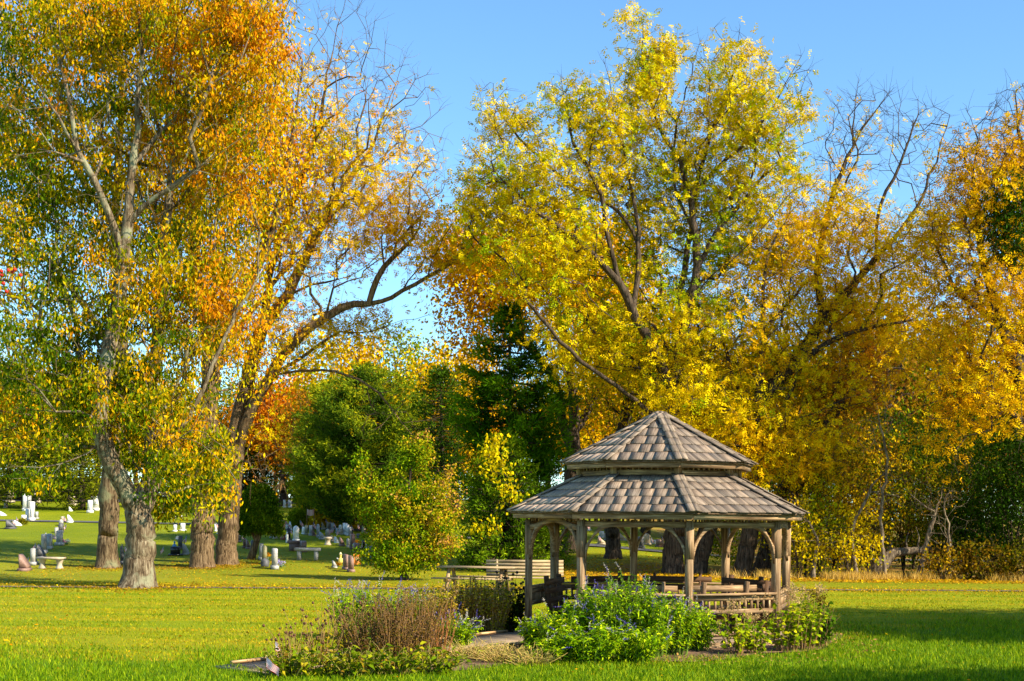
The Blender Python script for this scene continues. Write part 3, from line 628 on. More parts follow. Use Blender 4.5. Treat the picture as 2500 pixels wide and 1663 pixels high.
# golden tree in the middle distance, behind the gazebo's left side
b9 = G(1397, 1349); d = b9.y
tree('deciduous_tree', 'golden orange tree with a dark twin trunk, seen left of the gazebo roof', b9,
     [PL(d, (1397, 1351), (1398, 1250), (1400, 1130), (1402, 1030), (1398, 930), (1370, 800), (1340, 650), (1300, 540)), PL(d, (1400, 1110), (1370, 1030, .4), (1362, 930, .6), (1300, 860, 1), (1200, 760, 1)),
      PL(d, (1400, 1060), (1440, 1000, .5), (1470, 930, .8), (1520, 780, 1), (1500, 620, 1))],
     [(1350, 660, 260, 170, d, 4.5, 300), (1180, 720, 130, 170, d, 4, 110), (1500, 760, 160, 200, d, 4, 140), (1120, 620, 90, 90, d, 3, 36)],
     .42, .015, M_barkD, 20, leaf_oval([YEL, GOLD, GOLD, (.65, .27, .012), (.6, .2, .015)], 44, .62, (.24, .12), droop=.6, seed=33), twigs=2)
b10 = G(1496, 1364); d = b10.y
tree('deciduous_tree', 'short dark trunk between the middle gazebo posts carrying an olive gold crown', b10,
     [PL(d, (1496, 1366), (1498, 1310), (1488, 1240), (1500, 1150), (1530, 1020), (1540, 900))],
     [(1560, 960, 150, 130, d, 3, 130), (1500, 850, 120, 120, d, 3, 70)], .34, .014, M_barkD, 22, leaf_oval([G_MD, G_YL, YEL, GOLD, GOLD], 36, .5, (.2, .1), droop=.6, seed=35), twigs=2)

# ------------------------------------------------------------------ conifers
def conifer(name, label, base, px, pts_prof, d, pal, seed, trunk_r, lw=(.3, .05), nb=150, tuft=26, droop=.0, grad=None, sig=.22, step=.42, lift=.25, group=None, dens=1.0):
    """pts_prof: (photo y, half width in photo px) from the apex down"""
    rs = np.random.RandomState(seed); t = thing(name, label, 'conifer', tuple(base), 0, group); b = np.array(base); FC = []
    ys_ = np.array([p[0] for p in pts_prof]); hw = np.array([p[1] for p in pts_prof]); k = d/F
    apex = np.array(PX(px, ys_[0], d)); mb = MB(seed); C = []
    base0 = Vector(base); nodes = [(base0.lerp(Vector(apex), i/8)) for i in range(9)]
    mb.tube([Vector(n_)-base0 for n_ in nodes], [trunk_r*(1-.93*i/8) for i in range(9)], 8)
    for i in range(nb):
        y = ys_[0]+(ys_[-1]-ys_[0])*(i+rs.uniform())/nb; w_ = np.interp(y, ys_, hw)*k*rs.uniform(.72, 1.08)
        an = i*2.4+rs.normal()*.3; c = np.array(PX(px, y, d)); ln = max(w_, .25)
        e = c+np.array([math.cos(an)*ln, math.sin(an)*ln, lift*ln*rs.uniform(.4, 1.2)-droop*ln])
        m_ = max(2, int(ln/step)); pts = [c*(1-f)+e*f+np.array([0, 0, -.12*ln*math.sin(f*3.14)]) for f in np.linspace(0, 1, m_+1)]
        mb.tube([Vector(p-b) for p in (pts[0], pts[len(pts)//2], pts[-1])], [.05, .03, .01], 4)
        side = np.array([-math.sin(an), math.cos(an), 0])
        for j, p in enumerate(pts[1:]):
            f = (j+1)/m_
            if f < .3 and ln > 1.2: continue
            fan = .28*ln*(1-f*.6)
            for q in range(max(1, int((1+fan*1.6)*dens))): FC.append(f); C.append(p+side*rs.uniform(-fan, fan)+np.array([0, 0, rs.normal()*.08]))
    mb.build('trunk', M_barkD, t)
    C = np.array(C)-b
    n = tuft; CC = np.repeat(C, n, axis=0); kk = len(CC); P = CC+rs.normal(size=(kk, 3))*sig*np.array([1, 1, .55])
    D = rs.normal(size=(kk, 3)); D[:, 2] += .45; out_ = unit(np.stack([P[:, 0]-(apex-b)[0], P[:, 1]-(apex-b)[1], P[:, 0]*0], -1)); D = unit(D+out_*.9)
    V = leafquads(P, D, rs.normal(size=(kk, 3)), lw[0]*rs.uniform(.7, 1.3, kk), np.full(kk, lw[1]))
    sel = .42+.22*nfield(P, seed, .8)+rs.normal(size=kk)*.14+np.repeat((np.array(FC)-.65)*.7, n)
    if grad: sel = sel+grad(P)
    T = np.repeat(pick(pal, sel, rs), 4, axis=0)
    link('crown', qmesh('crown', V, np.arange(4*kk).reshape(-1, 4), T, mats=[M_needle]), t)
    return t
gA = G(880, 1300)
conifer('pine_tree', 'broad blue green pine with yellowing needle tips left of the dark layered pine', PX(890, 1300, 85)[:2]+(float(gz(-10, 85)),), 890,
        [(895, 10), (950, 95), (1030, 150), (1120, 175), (1200, 185), (1275, 150)], 85, [(.015, .045, .012), (.05, .11, .02), (.11, .19, .03), (.28, .33, .02), (.5, .42, .02)], 41, .3, (.3, .06), 130, 30, sig=.19, step=.4, lift=.38, dens=1.7)
conifer('pine_tree', 'rounded yellow green pine in front of the broad blue green pine, partly hidden by it', PX(790, 1290, 90)[:2]+(float(gz(-14, 90)),), 790,
        [(960, 8), (1020, 45), (1100, 70), (1200, 95), (1265, 80)], 90, [(.015, .045, .012), (.07, .14, .02), (.2, .26, .02), (.48, .42, .02)], 42, .25, (.3, .06), 80, 30, sig=.19, step=.4, lift=.38, dens=1.7)
conifer('pine_tree', 'tall dark green pine with flat layered boughs at the centre', PX(1245, 1310, 61)[:2]+(float(gz(0, 61)),), 1245,
        [(745, 6), (830, 75), (900, 125), (960, 140), (1040, 170), (1100, 150), (1180, 130), (1250, 120)], 61, [(.01, .04, .004), (.04, .12, .006), (.12, .26, .01), (.24, .42, .015)], 43, .26, (.3, .06), 92, 34, sig=.17, step=.32, lift=.2, dens=1.3)
conifer('hemlock_tree', 'dense low green hemlock beside the picnic table', tuple(G(1225, 1392)), 1225,
        [(1060, 20), (1130, 70), (1230, 105), (1310, 120), (1370, 125), (1392, 110)], G(1225, 1392).y, [(.025, .06, .006), (.07, .15, .01), (.16, .26, .015), (.3, .36, .02)], 44, .14, (.18, .05), 230, 26, droop=.25, sig=.14, step=.3, lift=.15)
conifer('hemlock_tree', 'bushy hemlock with hanging branches just left of the gazebo post', tuple(G(1330, 1385)), 1325,
        [(1190, 12), (1240, 40), (1300, 60), (1350, 66), (1386, 60)], G(1330, 1385).y+1, [(.03, .07, .006), (.1, .18, .01), (.22, .32, .015), (.36, .42, .02)], 45, .1, (.18, .05), 140, 22, droop=.25, sig=.13, step=.3, lift=.15)
conifer('spruce_tree', 'dark shaded spruce between the two big pines', PX(1085, 1300, 79)[:2]+(float(gz(-5, 79)),), 1075,
        [(900, 6), (960, 50), (1060, 75), (1130, 85), (1220, 100), (1290, 100)], 79, [(.012, .035, .008), (.03, .08, .01), (.07, .14, .015)], 46, .2, (.3, .06), 150, 24, sig=.22, step=.5)
# yellow vine leaves climbing the hemlock
def vine(label, regs, seed, parent_loc, pal=[LIME, YEL, (.55, .55, .03)], n=16):
    rs = np.random.RandomState(seed); t = thing('climbing_vine', label, 'vine', tuple(parent_loc)); b = np.array(parent_loc)
    C = np.concatenate([blob(*r, rs=rs) for r in regs]); mb = MB(seed)
    o = C[np.argsort(C[:, 2])]
    for i in range(0, len(o)-4, 2): mb.tube([Vector(o[i]-b), Vector((o[i]+o[i+3])/2-b+np.array([.1, 0, .05])), Vector(o[i+3]-b)], [.012, .01, .008], 4)
    mb.build('stem', M_barkD, t); foliage('leaves', C-b, n, .2, (.15, .12), pal, rs, t, droop=1.0, seed=seed); return t
vd = G(1225, 1392).y-1.6
vine('yellow leaved vine climbing over the hemlock left of the gazebo', [(1215, 1130, 30, 70, vd, .3, 16), (1240, 1200, 35, 50, vd, .3, 10), (1190, 1290, 45, 40, vd, .3, 9), (1200, 1090, 25, 30, vd, .3, 8)], 5, G(1225, 1394))
for (px, w0, h0, dd, lab, sd) in ((60, 130, 280, 113, 'olive green pine behind the gravestones at the far left', 51), (200, 110, 250, 110, 'yellow green pine beyond the lane, right of the olive pine', 52), (-60, 120, 300, 116, 'pale green pine cut off by the left edge of the picture', 53), (440, 90, 130, 116, 'soft green pine showing low between the left trunks', 54)):
    bb = PX(px, 1225, dd); zz = float(gz(bb[0], dd)); yb = HY-(zz-CZ)/dd*F
    conifer('pine_tree', lab, (bb[0], dd, zz), px, [(yb-h0, 8), (yb-h0*.75, w0*.55), (yb-h0*.4, w0*.9), (yb-h0*.1, w0)], dd, [(.04, .075, .008), (.12, .15, .012), (.24, .25, .015), (.36, .32, .02)], sd, .3, (.5, .09), 100, 16, sig=.4, step=.8)

# clipped cypress
bc = G(616, 1366); dc = bc.y
rs = np.random.RandomState(61); t = thing('cypress_tree', 'small rounded dark green cypress on a bent bare trunk among the gravestones', 'cypress', tuple(bc)); mb = MB(4)
mb.tube([Vector(PX(*p, dc))-bc for p in ((612, 1368), (622, 1335), (632, 1305), (630, 1270))], [.2, .15, .13, .06], 10); mb.tube([Vector(PX(*p, dc))-bc for p in ((626, 1320), (612, 1295), (600, 1270))], [.1, .08, .04], 6)
mb.build('trunk', M_barkB, t)
C = np.concatenate([blob(632, 1235, 42, 52, dc, 1.0, 420, rs, .2), blob(640, 1270, 50, 34, dc, 1.1, 330, rs, .25), blob(600, 1285, 26, 24, dc, .7, 120, rs, .25), blob(668, 1295, 24, 14, dc, .5, 40, rs)])
foliage('crown', C-np.array(bc), 26, .1, (.12, .05), [(.015, .045, .004), (.03, .08, .005), (.07, .15, .008), (.16, .24, .01), (.2, .2, .02)], rs, t, droop=-.6, nf=1.5, m=M_needle, seed=6)
bc = G(728, 1289); dc = bc.y
t = thing('clipped_shrub', 'rounded clipped yellow green shrub in the shade behind the red gravestone', 'shrub', tuple(bc))
C = blob(728, 1266, 20, 20, dc, .8, 240, rs, .25); mb = MB(5)
for k in range(6): mb.tube([(k*.1-.25, 0, 0), (k*.2-.5, .1, .8)], [.03, .01], 5)
mb.build('stem', M_barkD, t); foliage('crown', C-np.array(bc), 24, .12, (.12, .07), [(.08, .14, .006), (.2, .26, .01), (.36, .38, .015)], rs, t, droop=-.5, nf=1.2)
bc = G(455, 1262); dc = bc.y
t = thing('clipped_shrub', 'tall slim dark green clipped shrub beside the thick furrowed trunk', 'shrub', tuple(bc))
C = blob(462, 1215, 11, 40, dc, .5, 160, rs, .25); mb = MB(5); mb.tube([(0, 0, 0), (0.1, 0, 1.5)], [.06, .02], 6); mb.build('stem', M_barkD, t)
foliage('crown', C-np.array(bc), 22, .12, (.12, .06), [(.03, .08, .006), (.08, .15, .01)], rs, t, droop=-.5, nf=1.2)

# vase shaped bush right of the cemetery
bB = G(985, 1416); d = bB.y
lim = [PL(d, (985, 1418), (985, 1395), (960, 1330), (920, 1240), (890, 1160)), PL(d, (985, 1398), (990, 1300), (1000, 1180), (1010, 1090)), PL(d, (985, 1398), (1020, 1330), (1060, 1230), (1090, 1150)), PL(d, (985, 1400), (940, 1360), (900, 1310)), PL(d, (985, 1400), (1040, 1370), (1110, 1310)), PL(d, (985, 1395), (970, 1250, .6), (960, 1120, .8))]
tree('ornamental_bush', 'vase shaped bush with green and coppery pink leaves left of the picnic table', bB, lim,
     [(985, 1250, 95, 120, d, 1.3, 190), (1010, 1110, 40, 65, d, .6, 36), (900, 1200, 40, 70, d, .8, 40), (1085, 1210, 50, 80, d, .8, 46), (960, 1340, 95, 45, d, 1.2, 110), (990, 1382, 80, 22, d-.3, 1.1, 60), (1060, 1320, 65, 50, d, 1, 60), (880, 1130, 15, 30, d, .3, 8), (1035, 1090, 20, 40, d, .4, 10)],
     .2, .006, M_barkD, 71, leaf_oval([(.03, .09, .004), (.07, .17, .006), (.16, .26, .01), (.34, .36, .015), (.52, .34, .03), (.58, .28, .07)], 46, .15, (.1, .065), droop=.5, nf=1.3, seed=14, grad=lambda P: .07*np.clip(P[:, 0]/1.2, -1, 1)), cat='bush', twigs=2, seg=.25, wig=.03, twl=.25, flare=.1)
# ------------------------------------------------------------------ undergrowth on the right, thicket of shrubs
def shrub(label, px, w_, h_, dd, pal, seed, n, leafn=24, Lw=(.12, .08), bark=None, name='wild_shrub', sig=.2, bare=0, cat='shrub', group=None, R=.09, droop=.7):
    dd = dd*1.155; w_ *= .95; h_ *= .92
    X0 = PX(px, 1415, dd)[0]; base = (X0, dd, float(gz(X0, dd))); rs = np.random.RandomState(seed)
    t = thing(name, label, cat, base, 0, group)
    P = unit(rs.normal(size=(n, 3)))*rs.uniform(0, 1, (n, 1))**.4*np.array([w_/2, min(w_/2, 1.8), h_/2]); P[:, 2] += h_*.52
    lim = [[(0, 0, -.05), (.05*w_*math.cos(a), .3*math.sin(a), h_*.25), (.22*w_*math.cos(a), .8*math.sin(a), h_*.6)] for a in np.linspace(0, 5, 5)]
    nodes, par, nl = grow(lim, P[P[:, 2] > .2], rs, .25, .35, .06)
    woodmesh('stems', nodes, par, R, .007, bark or M_barkD, t, .1, 3, rs, .45)
    k = int(n*(1-bare)); foliage('leaves', P[:k], leafn, sig, Lw, pal, rs, t, droop=droop, nf=.9, seed=seed)
    return t
YL = [LIME, (.6, .5, .02), YEL, YEL, GOLD]; BR = [G_MD, (.25, .2, .02), (.42, .24, .02), (.3, .13, .03), BRN]; DG = [(.01, .03, .004), (.02, .055, .006), (.04, .09, .008), (.09, .14, .01)]
specs = [
 ('tall yellow and brown vine draped shrub beside the gazebo eave', 1965, 3.0, 7.2, 48.6, [G_MD, LIME, YEL, GOLD, BRN], 130, .1),
 ('tall golden vine draped shrub behind the crooked bare stem', 2035, 3.0, 6.6, 48.2, [G_DK, (.3, .26, .01), GOLD, YEL, BRN], 120, .1),
 ('tall mixed shrub hung with gold leaves over the log', 2125, 3.2, 7.6, 49.0, [G_DK, G_MD, YEL, GOLD, BRN], 130, .1),
 ('tall green and rust shrub right of the leaning stem', 2205, 3.0, 7.0, 49.4, [G_DK, G_MD, (.3, .3, .01), (.5, .24, .03)], 130, .1),
 ('dark shrub speckled with orange above the dead sapling', 2285, 3.2, 7.6, 49.4, [G_DK, G_DK, G_MD, (.4, .26, .02), (.5, .2, .02)], 140, .1),
 ('dark leafy shrub hung with a few gold sprays near the right edge', 2360, 3.2, 8.0, 49.8, [G_DK, G_DK, G_MD, GOLD], 150, .1),
 ('bright yellow leaved shrub right behind the last gazebo post', 1950, 2.4, 3.2, 46.2, YL, 64, 0),
 ('lime green vine covered shrub beside the bright yellow one', 2000, 2.6, 4.2, 47.5, [G_MD, (.2, .28, .01), LIME, YEL], 80, 0),
 ('drooping yellow shrub in the middle of the thicket', 2070, 2.4, 3.0, 46.0, YL, 56, .1),
 ('tall brown and gold shrub with tangled bare stems', 2040, 3.4, 6.4, 49.0, BR, 170, .3),
 ('golden shrub left of the fallen log', 2120, 2.2, 3.6, 47.0, YL, 50, .3),
 ('tall russet shrub above the fallen log', 2140, 3.6, 6.8, 50.0, BR, 170, .3),
 ('thin orange leaved shrub right of the fallen log', 2300, 1.8, 1.5, 45.8, [G_DK, (.3, .14, .02), (.5, .3, .02), G_MD], 36, .2),
 ('mixed green and yellow shrub behind the dead sapling', 2290, 3.2, 5.0, 49.5, [G_MD, G_YL, (.4, .3, .02), YEL, BRN], 150, .2),
 ('dark green evergreen shrub under the far right tree', 2370, 3.2, 4.6, 47.5, DG, 190, 0),
 ('broad dark green evergreen mass at the right edge', 2470, 3.8, 6.6, 46.5, DG, 260, 0),
 ('dark green shrub set back behind the fallen log', 2230, 4.2, 7.0, 53.0, DG, 190, 0),
 ('brownish shrub at the foot of the dark evergreens', 2400, 2.4, 1.7, 45.6, [G_DK, (.14, .12, .01), (.3, .15, .02), BRN], 80, .1),
 ('low rusty shrub near the right edge of the wood', 2490, 2.2, 1.6, 45.4, [G_DK, (.12, .12, .01), (.3, .14, .02)], 70, .1),
 ('bushy green shrub seen through the gazebo between two leaning trunks', 1770, 2.4, 3.2, 52.0, [G_MD, (.16, .24, .01), LIME, (.4, .2, .02)], 110, .1),
 ('golden shrub seen over the right gazebo rail', 1900, 2.2, 3.2, 50.0, YL, 60, .2),
 ('dark shrub filling the gap behind the yellow thicket', 1980, 4.6, 7.2, 54.0, [G_DK, G_DK, (.1, .1, .01), (.2, .13, .02)], 200, 0),
 ('shaded green shrub behind the brown and gold one', 2100, 4.6, 7.6, 56.0, [G_DK, (.05, .08, .01), (.16, .14, .015), BRN], 200, 0),
 ('tall dim shrub behind the dark evergreens', 2340, 4.6, 8.2, 54.0, DG, 220, 0),
 ('dim green shrub well behind the russet thicket', 2150, 6.5, 8.5, 60.0, DG, 260, 0),
 ('dim green shrub well behind the dark evergreens', 2420, 7.0, 9.0, 61.0, DG, 260, 0),
 ('dim green shrub well behind the brown slanting trunk', 1920, 6.0, 8.0, 60.0, DG, 240, 0),
 ('dim green shrub beyond the rightmost evergreen', 2520, 4.6, 9.0, 52.0, DG, 220, 0),
]
for i, (lab, px, w_, h_, dd, pal, n, bare) in enumerate(specs): shrub(lab, px, w_, h_, dd, pal, 200+i, n, bare=bare)
# shrubs between cemetery and pines
for i, (lab, px, py, w_, h_, pal) in enumerate([
    ('low golden shrub under the broad pine', 830, 1285, 5, 1.3, [YEL, GOLD, (.5, .3, .02)]),
    ('green brush behind the far pair of white stones', 735, 1228, 6, 2.4, [G_DK, G_MD, G_YL]),
    ('brown leaved brush at the wood edge behind the cypress', 590, 1228, 7, 3.0, [G_DK, (.16, .12, .01), BRN, GOLD]),
    ('dark green brush right of the slender far trunk', 800, 1240, 7, 3.4, DG)]):
    g = G(px, py); t = shrub(lab, px, w_, h_, g.y/1.155, pal, 260+i, 90, 22, (.3, .18), sig=.5); t.location = g

# dry grass fringe at the edge of the wood
def blades(name, label, P, hgt, wd, pal, seed, lean=.35, m=None, kind='stuff', sel=None):
    rs = np.random.RandomState(seed); k = len(P); D = rs.normal(size=(k, 3))*lean; D[:, 2] = 1; D = unit(D)
    H = hgt*rs.uniform(.5, 1.25, k); S = rs.normal(size=(k, 3)); S[:, 2] = 0; S = unit(S); wq = (wd*rs.uniform(.7, 1.3, k))[:, None]
    mid = P+D*H[:, None]*.55; tip = P+D*H[:, None]+rs.normal(size=(k, 3))*H[:, None]*.18*np.array([1, 1, .2])
    V = np.stack([P-S*wq/2, P+S*wq/2, mid+S*wq*.4, tip, mid-S*wq*.4, tip], 1).reshape(-1, 3)
    b = np.arange(k)[:, None]*6; Q = np.concatenate([b+np.array([[0, 1, 2, 4]]), b+np.array([[4, 2, 3, 5]])], 0)
    V[5::6] += .0005
    T = np.repeat(pick(pal, rs.uniform(0, 1, k) if sel is None else sel(P, rs), rs), 6, axis=0)
    o = link(name, qmesh(name, V, Q, T, mats=[m or M_grass])); tag(o, label, 'grass', kind=kind); return o
rs = np.random.RandomState(7)
n = 7500; xx = rs.uniform(7.6, 22, n); cl = (np.sin(xx*2.1)+np.sin(xx*5.3+1)+1.2*np.sin(xx*.9+2)) > rs.normal(size=n)*.8
xx = xx[cl]; yy = 52.4+rs.normal(size=len(xx))*.45+.25*np.sin(xx*.9); P = np.stack([xx, yy, gz(xx, yy)], 1)
blades('dry_grass', 'fringe of tall dry orange grass along the foot of the wood', P, .36, .018, [(.62, .36, .06), (.7, .48, .12), (.5, .3, .04)], 3)
# fallen log, dead sapling, bare tangle
lb = Vector((float(PX(2200, 1400, 54)[0]), 54, 0)); t = thing('fallen_log', 'pale broken fallen log resting in the thicket on the right', 'log', tuple(lb)); mb = MB(9)
mb.tube([Vector(PX(*p, 54))-lb for p in ((2120, 1408), (2155, 1375), (2180, 1350), (2215, 1346), (2250, 1344), (2272, 1338))], [.34, .3, .2, .15, .15, .19], 10)
mb.build('trunk', M_barkP, t)
mb = MB(10)
for a, b_, c_ in (((2215, 1346), (2212, 1320), (2218, 1300)), ((2240, 1344), (2244, 1310), (2236, 1285)), ((2190, 1350), (2176, 1338), (2170, 1310))): mb.tube([Vector(PX(*p, 54))-lb for p in (a, b_, c_)], [.05, .03, .01], 5)
mb.build('broken_branch', M_barkP, t)
bs = Vector((float(PX(2262, 1400, 53.4)[0]), 53.4, 0))
tree('dead_sapling', 'slanting bare grey sapling with forked dead twigs above the fallen log', bs, [PL(53.4, (2245, 1400), (2262, 1330), (2270, 1290), (2290, 1230), (2306, 1180)), PL(53.4, (2280, 1255), (2250, 1230), (2215, 1200)), PL(53.4, (2290, 1230), (2340, 1215), (2370, 1190))],
     [(2290, 1200, 6, 6, 53.4, .1, 2)], .09, .008, M_barkP, 77, leaf_oval([BRN, (.4, .2, .04)], 2, .1, (.1, .05)), bare=[(2270, 1210, 70, 50, 53.4, 1, 30)], twigs=3, twl=.5, seg=.3, wig=.05)
for i, (px, pts, lab) in enumerate([(2060, ((2090, 1395), (2075, 1300), (2120, 1200), (2180, 1130)), 'thin leaning bare stem crossing the yellow shrubs'), (1985, ((1985, 1400), (2000, 1310), (1960, 1260), (1940, 1215)), 'crooked bare stem right of the gazebo eave'),
                                  (2160, ((2160, 1400), (2150, 1250), (2170, 1120), (2140, 1000)), 'slender upright bare tree in the russet thicket'), (2400, ((2318, 1400), (2316, 1300), (2300, 1200)), 'thin straight stem in front of the dark evergreens')]):
    b_ = Vector((float(PX(pts[0][0], 1400, 53)[0]), 53.0, 0)); c = pts[-1]
    tree('bare_sapling', lab, b_, [PL(53, *pts)], [(c[0], c[1]+20, 30, 30, 53, .8, 8)], .07, .008, M_barkP, 80+i, leaf_oval([BRN, GOLD], 4, .2, (.12, .07)), bare=[(c[0], c[1]+60, 70, 60, 53, 1, 24), ((pts[1][0]), pts[1][1], 60, 50, 53, 1, 14)], twigs=3, twl=.5, seg=.3, wig=.06, cat='sapling')

# dark evergreen cedar whose boughs show through at the right edge
bD = Vector((float(PX(2600, 1420, 56)[0]), 56.0, float(gz(21, 56)))); d = 56
tree('evergreen_tree', 'very dark evergreen whose clumps show through the golden leaves at right edge', bD, [PL(d, (2600, 1420), (2600, 1000), (2580, 700), (2560, 450)), PL(d, (2590, 800), (2500, 620), (2450, 540)), PL(d, (2600, 1000), (2500, 950), (2450, 900))],
     [(2465, 510, 62, 75, d-5, 1.6, 80), (2470, 600, 50, 60, d-5, 1.6, 50), (2580, 700, 130, 300, d, 2.5, 150), (2560, 1150, 160, 200, d-1, 2.5, 160)],
     .35, .012, M_barkD, 91, leaf_oval(DG, 42, .36, (.16, .07), droop=.9, m=M_needle), twigs=1)

# ------------------------------------------------------------------ far wood: generic trees, copied
def proto_tree(seed, pal, h, w_, name='woodland_tree', n=230, leafn=36, lw=(.34, .2)):
    rs = np.random.RandomState(seed); t = thing(name, 'x', 'tree', (0, 0, 0))
    P = unit(rs.normal(size=(n, 3)))*rs.uniform(0, 1, (n, 1))**.45*np.array([w_/2, w_/2, h*.36]); P[:, 2] += h*.62
    P += rs.normal(size=P.shape)*.4
    lim = [[(0, 0, -.3), (.1, 0, h*.2), (-.1, .1, h*.4), (.2, 0, h*.7), (0, 0, h*.9)], [(-.05, 0, h*.3), (w_*.18, .3, h*.5), (w_*.32, .5, h*.65)], [(-.05, 0, h*.34), (-w_*.18, -.3, h*.55), (-w_*.3, .2, h*.72)]]
    nodes, par, nl = grow(lim, P, rs, .35, .9, .15); woodmesh('trunk', nodes, par, .32, .03, M_barkD, t, .4, 2, rs, .9)
    foliage('crown', P, leafn, .8, lw, pal, rs, t, droop=.5, nf=.3, seed=seed); return t
protos = [proto_tree(301, [G_YL, YEL, GOLD, GOLD, (.6, .3, .015)], 15, 9), proto_tree(302, [G_DK, G_MD, G_YL, YEL], 16, 10), proto_tree(303, [GOLD, ORG, (.6, .18, .015), (.5, .12, .015)], 13, 8), proto_tree(304, [(.2, .16, .015), (.4, .24, .02), BRN, (.35, .18, .02)], 17, 9, n=170, leafn=20), proto_tree(305, DG, 11, 9)]
rs = np.random.RandomState(12); used = set()
kinds = ['golden yellow', 'mixed green and yellow', 'orange red', 'thinning brown', 'dark green']
def far_tree(k, px, dd, s, label, grp='woodland trees behind the cemetery'):
    dd = dd*1.155; s = s*.95
    x = PX(px, 1250, dd)[0]; loc = (x, dd, float(gz(x, dd))); rz = rs.uniform(0, 6.28)
    if k not in used:
        used.add(k); o = protos[k]; o.location = loc; o.rotation_euler = (0, 0, rz); o.scale = (s, s, s)
    else: o = copy_thing(protos[k], loc, rz, s)
    v = rs.uniform(.85, 1.15)
    for ch in o.children: ch.color = (v, v, v, 1)
    o['label'] = label; o['category'] = 'tree'; o['group'] = grp; return o
# named ones
far_tree(2, 690, 104, 1.0, 'small orange red maple glowing behind the cypress, between the trunks and pine')
far_tree(0, 830, 92, 1.0, 'olive gold tree rising behind the broad blue green pine')
far_tree(1, 960, 96, .95, 'green gold tree right behind the pine, below the gap of sky')
far_tree(3, 745, 88, .6, 'slim far tree with a grey trunk behind the pair of white stones')
far_tree(2, 610, 112, .8, 'orange tree low between the two furrowed trunks')
far_tree(0, 1110, 84, .9, 'golden tree behind the top of the dark layered pine')
far_tree(0, 1480, 92, 1.0, 'golden far tree behind the gazebo roof')
far_tree(2, 1160, 100, .75, 'orange foliage glowing low behind the dark layered pine')
for px in range(-260, 2900, 62):
    dd = rs.uniform(118, 132); k = rs.choice([0, 1, 3, 1, 4, 3]); s = rs.uniform(.75, .98)
    far_tree(k, px+rs.uniform(-20, 20), dd, s, {0: 'golden yellow tree in the far wood', 1: 'green and yellow tree in the far wood', 3: 'thinning brown tree in the far wood', 4: 'low dark green tree in the far wood'}[k])
for px in range(1560, 2760, 75):
    dd = rs.uniform(60, 84); k = rs.choice([0, 0, 1, 3, 3]); s = rs.uniform(.8, 1.0)
    far_tree(k, px+rs.uniform(-20, 20), dd, s, {0: 'golden tree in the wood behind the walnuts', 1: 'green and yellow tree in the wood behind the walnuts', 3: 'brown leaved tree in the wood behind the walnuts'}[k], 'woodland trees behind the walnuts')
for px, dd, s, k in ((-120, 108, .9, 1), (20, 112, .85, 3), (150, 110, .8, 1), (330, 108, .8, 0), (420, 112, .7, 1), (520, 110, .7, 4), (640, 108, .62, 4), (760, 105, .6, 4), (900, 108, .7, 4), (1010, 100, .62, 4)):
    far_tree(k, px, dd, s, {0: 'golden tree at the edge of the cemetery', 1: 'green and yellow tree at the edge of the cemetery', 3: 'thinning brown tree at the edge of the cemetery', 4: 'low dark tree at the edge of the cemetery'}[k], 'trees at the cemetery edge')
# trees outside the picture on the right, whose shadows lie on the lawn
def shade_tree(x, y, h, w_, seed, label):
    rs2 = np.random.RandomState(seed); t = thing('deciduous_tree', label, 'tree', (x, y, 0)); n = 620
    P = unit(rs2.normal(size=(n, 3)))*rs2.uniform(0, 1, (n, 1))**.5*np.array([w_/2, w_/2, h*.3]); P[:, 2] += h*.68
    nodes, par, nl = grow([[(0, 0, -.2), (.1, 0, h*.3), (0, .1, h*.6), (0, 0, h*.85)]], P, rs2, .35, .7, .1)
    woodmesh('trunk', nodes, par, .3, .015, M_barkD, t, .4, 1, rs2, .6); foliage('crown', P, 44, .5, (.28, .18), P_gum2, rs2, t, seed=seed)
shade_tree(20.6, 24.6, 10.8, 11, 401, 'leafy tree outside the right edge shading the lawn')
shade_tree(29.0, 25.5, 11.5, 11, 402, 'second leafy tree outside the right edge')
shade_tree(16.0, 11.8, 9.5, 8, 403, 'leafy tree nearer the camera outside the right edge')
shade_tree(22.5, 10.5, 10, 8, 404, 'leafy tree beside the nearer one outside the right edge')
# ------------------------------------------------------------------ gazebo
GS = 1.0; GX, GY, GZ, TH = 2.5/317*356.5, 26.6, CZ-2.5, 6.0
gb = thing('gazebo', 'weathered octagonal wooden gazebo with two tiered shingle roof', 'gazebo', (GX, GY, GZ)); gb.scale = (GS, GS, GS)
def vtx(k, R, z=0): a = rad(TH+45*k); return Vector((R*math.sin(a), -R*math.cos(a), z))
FL = .37; BZ = 2.34
RP = 2.5
ENT = -2   # side between vertices -2 and -1 is the entrance (facing left, front)
up = Vector((0, 0, 1))
mb = MB(1)
# deck boards clipped to octagon, radius 2.72
R8 = 2.74*math.cos(rad(22.5))
y = -2.7
while y < 2.7:
    xlim = 1e9; xl = -1e9; xr = 1e9
    for k in range(8):
        a = rad(TH+22.5+45*k); nx_, ny_ = math.sin(a), -math.cos(a)
        for yy in (y, y+.135):
            lim = R8-ny_*yy
            if nx_ > 1e-6: xr = min(xr, lim/nx_)
            elif nx_ < -1e-6: xl = max(xl, lim/nx_)
    if xr-xl > .2: mb.box(((xl+xr)/2, y+.0675, FL-.018), (xr-xl, .13, .036))
    y += .14
mb.build('deck', M_deck, gb)
mb = MB(2)
for k in range(8): mb.beam(vtx(k, 2.76, FL-.08), vtx(k+1, 2.76, FL-.08), .04, .12)
for k in range(8): mb.beam(vtx(k, 2.84, .26), vtx(k+1, 2.84, .26), .06, .07)
mb.build('skirt_board', M_wood, gb)
